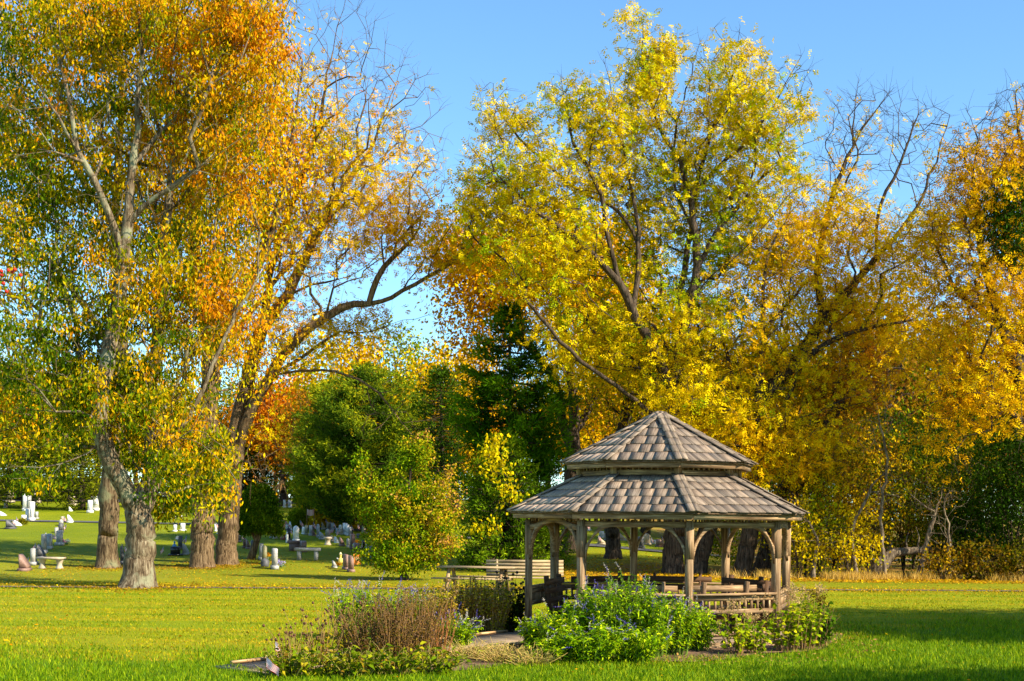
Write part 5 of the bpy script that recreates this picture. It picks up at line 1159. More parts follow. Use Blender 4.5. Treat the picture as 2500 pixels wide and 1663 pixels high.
# ------------------------------------------------------------------ gravestones
MS = {'grey': speck_mat('grey_granite', (.3, .29, .27), (.5, .48, .44)), 'white': speck_mat('white_marble', (.68, .65, .6), (.88, .86, .8), 30), 'brown': speck_mat('brown_granite', (.16, .09, .07), (.34, .2, .15)), 'red': speck_mat('red_granite', (.36, .1, .06), (.5, .17, .1)),
      'dark': speck_mat('dark_granite', (.05, .05, .055), (.14, .14, .15)), 'black': speck_mat('black_granite', (.01, .01, .012), (.03, .03, .033), rough=.15), 'tan': speck_mat('tan_stone', (.36, .28, .18), (.58, .48, .34)), 'olive': speck_mat('lichen_stone', (.18, .17, .08), (.34, .31, .17))}
CN = {'grey': 'grey granite', 'white': 'white', 'brown': 'brown granite', 'red': 'red granite', 'dark': 'dark grey', 'black': 'black granite', 'tan': 'tan', 'olive': 'mossy olive'}
def bevel_box(mb, c, s_, b=.02):
    """box with chamfered top edges"""
    x, y, z = s_[0]/2, s_[1]/2, s_[2]; V = []
    for (f, zz) in ((0, 0), (0, z-b), (b, z)):
        V += [(c[0]-x+f, c[1]-y+f, c[2]+zz), (c[0]+x-f, c[1]-y+f, c[2]+zz), (c[0]+x-f, c[1]+y-f, c[2]+zz), (c[0]-x+f, c[1]+y-f, c[2]+zz)]
    Q = [(k, (k+1) % 4, 4+(k+1) % 4, 4+k) for k in range(4)]+[(4+k, 4+(k+1) % 4, 8+(k+1) % 4, 8+k) for k in range(4)]+[(8, 9, 10, 11), (3, 2, 1, 0)]
    mb.add(V, Q)
def stone(px, py, wpx, hpx, kind, colr, label, deep=.75, base=True, rz=12):
    b = gp(px, py); k = b.y/F; W = wpx*k; H = hpx*k; rs = random.Random(int(px*7+py)); t = thing('gravestone', label, 'gravestone', tuple(b), rad(rz+rs.uniform(-4, 4)), 'gravestones in the cemetery'); m = MS[colr]
    t.location.y += deep*.4; t.location.z = float(gz(t.location.x, t.location.y))-.02
    bh = min(.22, H*.2) if base else 0; W = max(W-.05, .12)
    if base: mb = MB(1); bevel_box(mb, (0, 0, 0), (W*1.25 if kind != 'slab' else W*1.5, deep*1.25, bh), .015); mb.build('base', m, t)
    mb = MB(2); w2 = W/2; d2 = deep/2; h = H-bh
    if kind == 'slab': bevel_box(mb, (0, 0, bh), (W, deep, h), .025)
    elif kind == 'round':   # serpentine top curving along the face
        n = 9; U = [(-d2+deep*i/(n-1), bh+h*.86+h*.14*math.sin(math.pi*i/(n-1))) for i in range(n)]; Lo = [(u[0], bh) for u in U]
        mb.prism((U, Lo), -w2, w2, [(0, 1, 0), (-1, 0, 0), (0, 0, 1)])
    elif kind == 'arch':     # rounded across the narrow side as seen from the lane
        n = 9; U = [(-w2+W*i/(n-1), bh+h-w2+w2*math.sin(math.pi*i/(n-1))) for i in range(n)]; Lo = [(u[0], bh) for u in U]
        mb.prism((U, Lo), -d2, d2)
    elif kind == 'wedge':    # slant marker: upright back, face falling away
        n = 7; U = [(-w2+W*f, bh+h*(1-f**1.25*.86)) for f in [i/(n-1) for i in range(n)]]; Lo = [(u[0], bh) for u in U]
        mb.prism((U, Lo), -d2, d2)
    elif kind == 'pillar':
        bevel_box(mb, (0, 0, bh), (W*.8, W*.8, h*.9), .03); bevel_box(mb, (0, 0, bh+h*.9), (W, W, h*.1), .04)
    mb.build('slab' if kind != 'pillar' else 'shaft', m, t); return t
o3 = lambda x, y, s, ox, oy: (ox+x/s, oy+y/s)
A = lambda x, y: o3(x, y, 5.2275, 0, 1150)
B = lambda x, y: o3(x, y, 5.806, 380, 1150)
Cc = lambda x, y: o3(x, y, 6.27, 580, 1180)
stones = []
def S(f, x, y, w_, h_, kind, colr, label, **kw):
    sc_ = {id(A): 5.2275, id(B): 5.806, id(Cc): 6.27}[id(f)]; p = f(x, y); stones.append(stone(p[0], p[1], w_/sc_, h_/sc_, kind, colr, label, **kw))
S(A, 280, 1280, 120, 225, 'wedge', 'brown', 'brown slanted gravestone nearest at the far left, a flag at its side')
S(A, 400, 1200, 75, 215, 'slab', 'grey', 'grey upright gravestone between the brown slanted one and the stone bench')
S(A, 495, 1120, 90, 180, 'wedge', 'dark', 'shaded slanted gravestone behind the stone bench')  # grey stone standing in shadow; the shadow is put into its dark colour
S(A, 532, 1060, 62, 255, 'slab', 'grey', 'tall grey gravestone in tree shade with a flag leaning on its left')
S(A, 605, 1000, 66, 200, 'round', 'grey', 'grey round topped gravestone touching the tall shaded one')
S(A, 735, 950, 90, 190, 'slab', 'grey', 'grey gravestone beside the pink grave flowers')
S(A, 700, 870, 45, 150, 'slab', 'grey', 'narrow grey gravestone with a flag on its left edge')
S(A, 755, 790, 66, 130, 'arch', 'dark', 'bluish dark gravestone in the second left row')
S(A, 762, 700, 56, 84, 'arch', 'grey', 'small grey gravestone behind the bluish one')
S(A, 782, 640, 38, 62, 'slab', 'tan', 'small tan gravestone left of the red white flag')
S(A, 880, 662, 70, 106, 'wedge', 'white', 'white slanted gravestone just below the lane')
S(A, 115, 742, 110, 122, 'wedge', 'dark', 'dark grey slanted gravestone standing alone at the left')
S(A, 205, 700, 90, 72, 'wedge', 'white', 'low white slanted gravestone beside two flags')
S(A, 285, 650, 60, 90, 'slab', 'white', 'low white gravestone by the small round bush')
S(A, 335, 630, 50, 145, 'slab', 'white', 'white gravestone at the front of the crowded left row')
S(A, 392, 640, 56, 250, 'slab', 'white', 'tall bright white gravestone in the crowded left row')
S(A, 450, 612, 44, 95, 'slab', 'grey', 'grey gravestone at the right end of the crowded left row')
S(A, 305, 512, 64, 222, 'arch', 'white', 'tall white gravestone, leftmost above the lane')
S(A, 355, 512, 50, 200, 'slab', 'grey', 'grey upright gravestone second above the lane at left')
S(A, 325, 485, 34, 84, 'slab', 'dark', 'thin dark gravestone in front of the tall white one above the lane')
S(A, 420, 470, 56, 250, 'pillar', 'tan', 'tall pillar gravestone behind the hanging orange leaves')
S(A, 480, 410, 50, 170, 'pillar', 'tan', 'tan pillar gravestone farther up the slope at left')
S(A, 555, 382, 60, 135, 'pillar', 'tan', 'tan pedestal gravestone carrying a small white statue')
S(A, 120, 408, 75, 155, 'slab', 'tan', 'lone tan gravestone near the dark wall at the far left')
S(A, 60, 470, 36, 62, 'slab', 'tan', 'tiny tan gravestone at the far left')
S(A, 12, 572, 86, 62, 'wedge', 'white', 'white low gravestone cut by the left edge of the picture')
S(A, 905, 440, 74, 130, 'slab', 'tan', 'tan gravestone with a grey face in the middle of the upper lawn')
S(A, 950, 430, 60, 110, 'wedge', 'tan', 'slanted tan gravestone leaning on the grey faced one')
S(A, 888, 515, 44, 60, 'wedge', 'white', 'low white marker in front of the grey faced gravestone')
S(A, 1135, 536, 66, 165, 'slab', 'white', 'white gravestone left of the lichen spotted trunk')
S(A, 1212, 508, 72, 190, 'arch', 'white', 'tallest white gravestone left of the lichen spotted trunk')
S(A, 1256, 436, 40, 124, 'slab', 'grey', 'grey gravestone behind the tallest white one')
S(A, 1160, 470, 34, 145, 'slab', 'grey', 'narrow grey gravestone peeping out behind the white pair')
S(A, 1312, 436, 40, 90, 'pillar', 'tan', 'small tan gravestone with a flag touching the lichen spotted trunk')
S(A, 1545, 1190, 70, 230, 'wedge', 'dark', 'dark blue slanted gravestone glimpsed between the two nearest left trunks')
S(B, 265, 1200, 150, 132, 'slab', 'black', 'wide black gravestone behind the blue robed statue', deep=.5)
S(B, 330, 1110, 70, 190, 'slab', 'dark', 'mottled gravestone half hidden by hanging leaves')
S(B, 405, 1192, 86, 165, 'wedge', 'grey', 'grey gravestone under the large striped flag')
S(B, 495, 1352, 62, 232, 'slab', 'grey', 'grey gravestone half behind the thick furrowed trunk')
S(B, 250, 680, 46, 62, 'slab', 'white', 'far white gravestone seen through the green leaves')
S(B, 355, 690, 40, 60, 'slab', 'white', 'second far white gravestone seen through the green leaves')
S(B, 370, 850, 70, 110, 'slab', 'white', 'bright white gravestone behind the low leafy twigs')
S(B, 260, 860, 50, 100, 'slab', 'white', 'white gravestone behind the leafy twigs at their left end')
S(B, 838, 858, 46, 112, 'wedge', 'white', 'white slanted gravestone framed between the two furrowed trunks')
S(B, 905, 892, 86, 76, 'slab', 'white', 'low white block gravestone framed between the two furrowed trunks')
S(B, 905, 600, 40, 56, 'slab', 'white', 'small far gravestone high between the two furrowed trunks')
S(B, 940, 612, 30, 76, 'slab', 'tan', 'tan far gravestone touching the right furrowed trunk')
S(B, 1165, 1006, 60, 112, 'slab', 'dark', 'dark gravestone right of the furrowed trunk, dressed with flowers')
S(B, 1242, 1092, 42, 142, 'slab', 'brown', 'brown gravestone left under the cypress')
S(B, 1295, 1108, 64, 136, 'wedge', 'brown', 'brown slanted gravestone under the cypress')
S(B, 1352, 1138, 56, 158, 'arch', 'dark', 'dark rounded gravestone left of the cypress trunk')
S(B, 1480, 1264, 64, 236, 'slab', 'grey', 'grey gravestone just right of the cypress trunk')
S(B, 1522, 1326, 70, 272, 'arch', 'olive', 'yellowish rounded gravestone in front of the grey one by the cypress')
S(B, 1668, 1395, 84, 300, 'slab', 'grey', 'tall grey gravestone on a wide base, nearest of the middle row')
S(B, 1170, 510, 26, 70, 'slab', 'white', 'tiny far gravestone left of the cypress')
S(Cc, 708, 372, 40, 122, 'slab', 'white', 'left of the far white gravestones at the slender trunk')
S(Cc, 776, 372, 26, 120, 'slab', 'white', 'middle of the far white gravestones at the slender trunk')
S(Cc, 805, 374, 30, 112, 'slab', 'white', 'right of the far white gravestones at the slender trunk')
S(Cc, 500, 838, 50, 142, 'slab', 'grey', 'grey gravestone showing under the right side of the cypress')
S(Cc, 560, 852, 58, 164, 'slab', 'tan', 'pale gravestone right of the grey one under the cypress')
S(Cc, 686, 868, 66, 305, 'slab', 'red', 'tall red granite gravestone right of the cypress')
S(Cc, 765, 880, 66, 195, 'slab', 'black', 'black gravestone behind the small white statue')
S(Cc, 880, 905, 84, 255, 'arch', 'white', 'tall round topped pale gravestone above the brown pedestal')
S(Cc, 990, 1056, 92, 176, 'round', 'brown', 'brown rough gravestone behind the left end of the granite bench')
S(Cc, 1502, 918, 56, 100, 'wedge', 'white', 'small white curved gravestone right of the stone urn')
S(Cc, 1585, 962, 76, 132, 'wedge', 'brown', 'brown curved slant gravestone right of the small white one')
S(Cc, 1680, 978, 50, 134, 'arch', 'grey', 'grey rounded gravestone left of the tall brown one')
S(Cc, 1748, 1010, 76, 232, 'slab', 'brown', 'tall brown gravestone at the right of the cemetery')
S(Cc, 1802, 1072, 92, 158, 'round', 'brown', 'rough brown gravestone in front of the tall brown one')
S(Cc, 1912, 1002, 56, 132, 'slab', 'black', 'black gravestone dressed with red and yellow flowers')
S(Cc, 1985, 1124, 70, 190, 'slab', 'grey', 'grey gravestone in the shade of the vase shaped bush')
S(Cc, 2060, 1160, 60, 200, 'slab', 'dark', 'dark gravestone half behind the vase shaped bush')
S(Cc, 1640, 1330, 60, 245, 'slab', 'brown', 'left of the paired polished brown gravestones')
S(Cc, 1722, 1362, 84, 256, 'slab', 'brown', 'right of the paired polished brown gravestones, by the orange banner')
S(Cc, 1468, 1292, 72, 112, 'wedge', 'grey', 'small grey slant gravestone left of the scarecrow figure')
S(Cc, 735, 700, 28, 70, 'slab', 'white', 'small white gravestone right behind the red granite one')
S(Cc, 802, 726, 44, 142, 'wedge', 'white', 'white slanted gravestone left of the clipped yellow green shrub')
S(Cc, 1040, 792, 50, 150, 'slab', 'olive', 'mossy olive gravestone below the clipped yellow green shrub')
S(Cc, 1000, 782, 24, 112, 'slab', 'white', 'thin white gravestone left of the mossy olive one')
S(Cc, 1108, 802, 56, 160, 'slab', 'grey', 'grey gravestone right of the mossy olive one')
S(Cc, 1148, 806, 62, 96, 'wedge', 'brown', 'brown slant gravestone leaning before the grey one')
S(Cc, 1220, 832, 58, 210, 'arch', 'grey', 'tall grey rounded gravestone at the centre of the cemetery')
S(Cc, 1285, 862, 86, 120, 'wedge', 'grey', 'grey slant gravestone in front of the tall grey rounded one')
S(Cc, 1305, 712, 66, 122, 'wedge', 'tan', 'tan slant gravestone with a dark front up the slope')
S(Cc, 1380, 700, 50, 104, 'slab', 'tan', 'tan gravestone under a leaning flag up the slope')
S(Cc, 1440, 706, 44, 98, 'slab', 'white', 'white gravestone right of the tan one with the leaning flag')
S(Cc, 1370, 838, 76, 142, 'arch', 'tan', 'tan rounded gravestone behind the stone urn')
S(Cc, 1450, 892, 56, 100, 'wedge', 'tan', 'pale orange slant gravestone below two striped flags')
S(Cc, 1520, 768, 28, 84, 'slab', 'grey', 'thin grey gravestone right of the two striped flags')
S(Cc, 1565, 740, 48, 106, 'arch', 'white', 'round topped white gravestone behind a striped flag')
S(Cc, 1580, 785, 56, 90, 'wedge', 'tan', 'tan slant gravestone in front of the round topped white one')
S(Cc, 1636, 786, 56, 180, 'slab', 'white', 'left of three white gravestones in a tight row')
S(Cc, 1672, 800, 50, 170, 'slab', 'white', 'middle of three white gravestones in a tight row')
S(Cc, 1700, 806, 40, 140, 'slab', 'grey', 'right of three gravestones in a tight row')
S(Cc, 1735, 792, 62, 92, 'wedge', 'dark', 'dark slant gravestone behind the tall brown one')
S(Cc, 1840, 838, 54, 70, 'round', 'dark', 'small dark gravestone with a notched top')
S(Cc, 1930, 762, 62, 112, 'wedge', 'tan', 'tan slant gravestone near the lane behind the bush')
S(Cc, 1895, 722, 66, 150, 'slab', 'tan', 'tan gravestone by the lane with a white figure on it')
for (x, y, w_, h_, kd, cc, lab) in [(1336, 1339, 17, 17, 'slab', 'brown', 'low brown block seen left of the back gazebo post'), (1469, 1329, 15, 15, 'wedge', 'tan', 'tan slant gravestone seen through the gazebo beside a flag'), (1469, 1313, 9, 16, 'slab', 'white', 'white gravestone above the tan slant one seen through the gazebo'), (1482, 1320, 11, 18, 'wedge', 'grey', 'pale blue grey gravestone right of the white one through the gazebo'),
      (1518, 1320, 18, 17, 'wedge', 'tan', 'tan slant gravestone left of the central back gazebo post'), (1578, 1331, 16, 29, 'arch', 'tan', 'tall tan gravestone right of the central back gazebo post'), (1564, 1338, 12, 28, 'slab', 'dark', 'dark gravestone touching the central back gazebo post'), (1615, 1336, 20, 20, 'wedge', 'brown', 'brown slant gravestone with a flag left of the big furrowed trunk'), (1597, 1329, 13, 11, 'slab', 'white', 'low white gravestone between the tan and brown ones'),
      (1377, 1312, 10, 20, 'slab', 'grey', 'grey gravestone just left of the front gazebo post'), (1435, 1296, 8, 16, 'slab', 'white', 'far white gravestone right of the front gazebo post'), (1752, 1336, 16, 13, 'wedge', 'tan', 'tan gravestone among brush by the pink flag')]:
    stones.append(stone(x, y, w_, h_, kd, cc, lab, deep=.6, base=h_ > 14))
# flags on the graves
fl = [(A, 160, 730, .8, 40, 'small flag leaning on the low white slanted gravestone'), (A, 205, 690, .8, 10, 'dark small flag behind the lone dark slanted gravestone'), (A, 270, 690, .85, 30, 'small striped flag by the round bush'), (A, 812, 690, .9, 20, 'upright small flag above the bluish gravestone'), (A, 845, 800, .85, 170, 'small flag on a long staff right of the second left row'), (A, 770, 860, .8, 150, 'small flag on the grey gravestone by the pink flowers'),
      (A, 672, 930, .8, 0, 'small flag on the left edge of the narrow grey gravestone'), (A, 455, 1060, .8, 160, 'small flag leaning left of the tall shaded gravestone'), (A, 365, 1270, .8, 150, 'small flag between the brown slanted gravestone and the bench'), (A, 1590, 1120, .9, 0, 'small flag between the two nearest left trunks'), (A, 1555, 1060, .8, 90, 'furled small flag beside the nearest left trunk'),
      (B, 112, 1235, .8, 170, 'lone small flag standing in the grass right of the nearest trunk'), (B, 440, 1120, 1.1, 160, 'large striped flag over the grey gravestone'), (B, 515, 1060, .8, 20, 'small flag left of the thick furrowed trunk'), (B, 850, 850, .8, 20, 'left small flag framed between the furrowed trunks'), (B, 945, 860, .9, 150, 'right small flag framed between the furrowed trunks'),
      (B, 1158, 500, .9, 0, 'far small flag left of the cypress top'), (B, 1195, 500, .8, 0, 'far small flag below the parked car'), (B, 1225, 1030, .7, 20, 'tiny flag at the dark gravestone with flowers'),
      (Cc, 725, 690, .9, 10, 'small flag right behind the red granite gravestone'), (Cc, 770, 730, .8, 10, 'small flag above the black gravestone'), (Cc, 695, 350, .8, 0, 'small flag at the left far white gravestone'), (Cc, 752, 360, .8, 0, 'small flag between the far white gravestones'), (Cc, 955, 740, 1.1, 10, 'large leaning flag below the clipped shrub'), (Cc, 1155, 760, 1.0, 20, 'striped flag right of the hanging banner'),
      (Cc, 1345, 680, .9, 0, 'leaning flag up the slope above the tan gravestone'), (Cc, 1415, 690, .8, 0, 'small flag left of the white gravestone up the slope'), (Cc, 1462, 740, .9, 0, 'tall small flag behind the two striped flags'), (Cc, 1440, 840, .9, 170, 'left of the two striped flags above the pale orange gravestone'), (Cc, 1470, 830, .9, 150, 'right of the two striped flags above the pale orange gravestone'),
      (Cc, 1555, 860, .9, 160, 'striped flag before the round topped white gravestone'), (Cc, 1735, 770, .8, 0, 'small flag behind the dark slant gravestone'), (Cc, 1838, 760, .8, 0, 'dark furled small flag near the lane'), (Cc, 1915, 1080, .9, 160, 'shaded striped flag on the black gravestone by the bush'), (Cc, 800, 830, .8, 20, 'striped flag beside the black gravestone and statue')]
for (f, x, y, h, rz, lab) in fl: p = f(x, y); flag(p[0], p[1], h, rz, lab)
for (x, y, h, lab) in ((1461, 1330, .8, 'small flag beside the tan slant gravestone seen through the gazebo'), (1614, 1330, .8, 'small flag above the brown slant gravestone seen through the gazebo'), (1590, 1332, .7, 'dark small flag right of the tall tan gravestone'), (1736, 1342, .9, 'pinkish flag in the brush seen through the gazebo'), (1512, 1318, .7, 'small flag left of the central back gazebo post'), (1434, 1300, .8, 'far small flag right of the front gazebo post')): flag(x, y, h, 10, lab)
# banner, large draped banner
b = gp(*Cc(1830, 1290)); t = thing('garden_banner', 'orange autumn banner on a staff right of the paired brown gravestones', 'banner', tuple(b)); k = b.y/F
V = []; Q = []; T = []; rs = random.Random(3); W, H = 115/6.27*k, 168/6.27*k
for i in range(10):
    for j in range(14):
        q = len(V); x0, x1, z0, z1 = -W/2+W*i/10, -W/2+W*(i+1)/10, .12+H*j/14, .12+H*(j+1)/14; yy = .02*math.sin(i)
        V += [(x0, yy, z0), (x1, .02*math.sin(i+1), z0), (x1, .02*math.sin(i+1), z1), (x0, yy, z1)]; Q.append((q, q+1, q+2, q+3)); mid = 2 <= i <= 7 and 3 <= j <= 9
        T += [rs.choice([(.75, .6, .35), (.7, .12, .04), (.8, .4, .06), (.75, .5, .2)]) if mid else ((.75, .22, .03) if (i+j) % 3 else (.8, .35, .06))]*4
link('cloth', qmesh('cloth', V, Q, T, mats=[M_cloth]), t); mb = MB(4); mb.tube([(W/2+.03, 0, 0), (W/2+.03, 0, H+.2)], [.01, .01], 6, (.05, .05, .05)); mb.tube([(-W/2, 0, H+.13), (W/2+.03, 0, H+.13)], [.008, .008], 6, (.05, .05, .05)); mb.build('staff', M_tint, t)
b = gp(*Cc(1115, 740)); t = thing('hanging_banner', 'striped red and white bunting hung between posts up the slope', 'banner', tuple(b)); V = []; Q = []; T = []
for i in range(10):
    q = len(V); x0, x1 = -.2+.04*i, -.2+.04*(i+1); c = (.5, .03, .04) if i % 2 else (.8, .76, .72); d0 = .12*math.sin(math.pi*i/10); d1 = .12*math.sin(math.pi*(i+1)/10)
    V += [(x0, 0, 1.35-d0*.4), (x1, 0, 1.35-d1*.4), (x1, .03, 1.0-d1*.4), (x0, .03, 1.0-d0*.4)]; Q.append((q, q+1, q+2, q+3)); T += [c]*4
link('cloth', qmesh('cloth', V, Q, T, mats=[M_cloth]), t)
for x in (-.22, .22): mb = MB(5); mb.tube([(x, 0, 0), (x, 0, 1.45)], [.02, .02], 6, (.25, .14, .06)); mb.build('post', M_tint, t)
# stone and granite benches, urn, pedestal, statues, lantern
b = gp(*A(650, 1252)); t = thing('stone_bench', 'curved legged pale stone bench among the left gravestones', 'bench', tuple(b), rad(-8)); k = b.y/F; W = 350/5.2275*k
mb = MB(6); bevel_box(mb, (0, 0, .40), (W, .4, .08), .015); mb.build('seat', MS['tan'], t)
for x in (-W*.33, W*.33): mb = MB(7); mb.lathe([(.16, 0), (.15, .06), (.1, .16), (.11, .25), (.16, .38), (.16, .40)], (x, 0, 0), 10); mb.build('leg', MS['tan'], t, smooth=True)
b = gp(*Cc(1073, 1178)); t = thing('granite_bench', 'plain grey granite bench in the middle of the cemetery lawn', 'bench', tuple(b)); k = b.y/F; W = 392/6.27*k
mb = MB(6); bevel_box(mb, (0, 0, .42), (W, .42, .13), .012); mb.build('seat', MS['grey'], t)
for x in (-W*.33, W*.33): mb = MB(7); bevel_box(mb, (x, 0, 0), (.16, .34, .42), .005); mb.build('leg', MS['grey'], t)
b = gp(*Cc(1380, 948)); t = thing('stone_urn', 'squat waisted stone urn pedestal in front of the tan rounded gravestone', 'urn', tuple(b)); mb = MB(8); mb.lathe([(.19, 0), (.18, .05), (.13, .12), (.12, .22), (.16, .3), (.21, .34), (.21, .41), (.19, .42)], (0, 0, 0), 16); mb.build('body', MS['tan'], t, smooth=True)
mb = MB(8); mb.lathe([(.17, .41), (.15, .43), (.03, .425)], (0, 0, 0), 12); mb.build('bowl', MS['dark'], t, smooth=True)
b = gp(*Cc(870, 1034)); t = thing('stone_pedestal', 'brown granite pedestal with a wide cap in front of the tall pale gravestone', 'pedestal', tuple(b)); mb = MB(9); bevel_box(mb, (0, 0, 0), (.48, .4, .36), .01); mb.build('body', MS['brown'], t); mb = MB(9); bevel_box(mb, (0, 0, .36), (.62, .5, .14), .02); mb.build('cap', MS['brown'], t)
def statue(px, py, h, c, label, robe=(.75, .74, .7)):
    b = gp(px, py); t = thing('statue', label, 'statue', tuple(b)); s_ = h*.66; mb = MB(11)
    mb.lathe([(.16*s_, 0), (.15*s_, .06*s_), (.1*s_, .07*s_), (.13*s_, .12*s_), (.11*s_, .4*s_), (.13*s_, .62*s_), (.12*s_, .74*s_), (.045*s_, .8*s_), (.05*s_, .84*s_), (.07*s_, .9*s_), (.06*s_, .97*s_), (.01, s_)], (0, 0, 0), 10, robe)
    mb.tube([(-.1*s_, -.02, .7*s_), (-.1*s_, -.09*s_, .56*s_), (0, -.13*s_, .6*s_)], [.035*s_, .03*s_, .02*s_], 6, robe); mb.tube([(.1*s_, -.02, .7*s_), (.1*s_, -.09*s_, .56*s_), (0, -.13*s_, .6*s_)], [.035*s_, .03*s_, .02*s_], 6, robe)
    mb.build('figure', M_tint, t, smooth=True); return t
statue(*Cc(757, 908), .85, 0, 'small white praying statue before the black gravestone')
statue(*B(265, 1196), 1.0, 0, 'blue robed figure in front of the wide black gravestone', (.12, .3, .55))
st = statue(*A(583, 900), .7, 0, 'small white figure at the round topped grey gravestone on the left')
for (q, lab) in ((A(430, 410), 'tiny white figure on the tall pillar behind the orange leaves'), (A(545, 385), 'white praying figure on the tan pedestal gravestone')):
    o = statue(*q, .7, 0, lab); o.location.z += .9
# lantern on a hook
b = gp(*Cc(696, 880)); t = thing('grave_lantern', 'small yellow lantern on a staff in front of the red granite gravestone', 'lantern', tuple(b)); t.scale = (.65, .65, .65); mb = MB(3); mb.tube([(0, 0, 0), (0, 0, .5)], [.012, .012], 6, (.1, .1, .1)); mb.build('staff', M_tint, t)
mb = MB(3); mb.lathe([(.1, .5), (.12, .55), (.13, .75), (.08, .8)], (0, 0, 0), 8, (.75, .45, .03)); mb.build('globe', M_tint, t, smooth=True); mb = MB(3); mb.lathe([(.15, .79), (.08, .86), (.02, .9)], (0, 0, 0), 8, (.3, .2, .08)); mb.build('lid', M_tint, t)
# grave flowers
def bouquet(px, py, r, pal, label, h=.35):
    b = gp(px, py); t = thing('grave_flowers', label, 'flowers', tuple(b)); t.scale = (.62, .62, .62); rs = np.random.RandomState(int(px)); mb = MB(2); mb.lathe([(r*.25, 0), (r*.4, h*.35), (r*.42, h*.4)], (0, 0, 0), 8, (.2, .3, .18)); mb.build('pot', M_tint, t)
    n = 18; P = unit(rs.normal(size=(n, 3)))*rs.uniform(.4, 1, (n, 1))*r; P[:, 2] = np.abs(P[:, 2])*.9+h*.5; foliage('blossoms', P, 14, r*.14, (.06, .05), pal, rs, t, droop=-.5, m=M_petal)
    P2 = unit(rs.normal(size=(8, 3)))*r*.8; P2[:, 2] = np.abs(P2[:, 2])*.5+h*.35; foliage('leaves', P2, 10, r*.2, (.1, .05), [(.05, .14, .06), (.15, .3, .15)], rs, t, droop=0); return t
PINK = [(.7, .1, .25), (.85, .3, .45), (.8, .6, .6)]; PUR = [(.3, .2, .65), (.5, .4, .8), (.8, .7, .8)]; ORR = [(.8, .15, .02), (.85, .4, .03), (.8, .6, .05)]
bouquet(*A(800, 940), .3, PINK, 'pink grave flowers beside the grey gravestone at the left'); bouquet(*A(855, 935), .25, [(.5, .65, .6), (.8, .75, .7)], 'white and teal grave flowers right of the pink ones')
bouquet(*B(1780, 1366), .34, PUR, 'purple grave flowers right of the tall grey gravestone on a wide base', .4); bouquet(*B(1585, 1280), .3, ORR, 'red and orange grave flowers behind the dark rock', .7)
bouquet(*B(1165, 1000), .3, [(.7, .1, .1), (.8, .75, .7), (.2, .3, .6)], 'mixed flowers draped on the dark gravestone right of the furrowed trunk', .8)
bouquet(*Cc(1830, 975), .35, [(.8, .55, .03), (.6, .05, .03)], 'yellow and red grave flowers behind the rough brown gravestone', .5); bouquet(*Cc(1260, 520), .6, [(.3, .4, .7), (.7, .7, .75), (.4, .1, .5)], 'blue and white grave flowers on the shaded upper lawn', .9)
bouquet(*Cc(1540, 1285), .25, ORR, 'orange flowers at the feet of the scarecrow figure', .25); bouquet(*Cc(1300, 640), .4, [(.8, .7, .2), (.3, .6, .5), (.8, .8, .8)], 'colourful flowers topping the tan slant gravestone', 1.0); bouquet(*B(330, 1050), .3, [(.8, .8, .75), (.2, .3, .5)], 'pale flowers on the mottled gravestone', .9)
# scarecrow decoration
b = gp(*Cc(1575, 1290)); t = thing('scarecrow_figure', 'little autumn scarecrow decoration left of the paired brown gravestones', 'decoration', tuple(b)); t.scale = (.6, .6, .6); mb = MB(2)
mb.tube([(0, 0, 0), (0, 0, .9)], [.015, .012], 6, (.3, .2, .08)); mb.lathe([(.1, .3), (.18, .36), (.14, .62), (.05, .72), (.09, .78), (.09, .88), (.05, .93)], (0, 0, 0), 8, (.75, .55, .12)); mb.build('body', M_tint, t, smooth=True)
mb = MB(2); mb.lathe([(.17, .92), (.08, .94), (.05, 1.05), (.01, 1.07)], (0, 0, 0), 8, (.7, .6, .35)); mb.build('hat', M_tint, t)
for s_ in (-1, 1): mb = MB(2); mb.tube([(0, 0, .62), (s_*.16, 0, .58), (s_*.26, 0, .66)], [.05, .045, .04], 6, (.6, .6, .62)); mb.build('arm', M_tint, t)
b = gp(*B(1548, 1362)); t = thing('rough_rock', 'dark rough rock marker between the rounded and the tall grey gravestones', 'rock', tuple(b)); t.scale = (.5, .5, .75); mb = MB(2); rs = random.Random(4)
mb.lathe([(.3, 0), (.36, .1), (.33, .3), (.24, .42), (.12, .48), (.02, .48)], (0, 0, 0), 9); V = mb.v[0]; V += np.random.RandomState(3).normal(size=V.shape)*.03; mb.build('rock', MS['dark'], t)
b = gp(*A(288, 690)); t = thing('small_shrub', 'small round grave bush in front of the crowded left row', 'shrub', tuple(b)); rs = np.random.RandomState(8); C = unit(rs.normal(size=(40, 3)))*.26; C[:, 2] = np.abs(C[:, 2])+.1; mb = MB(2); mb.tube([(0, 0, 0), (0, 0, .25)], [.02, .01], 5); mb.build('stem', M_barkD, t); foliage('leaves', C, 14, .07, (.09, .06), [(.1, .13, .01), (.26, .2, .02)], rs, t, droop=0)
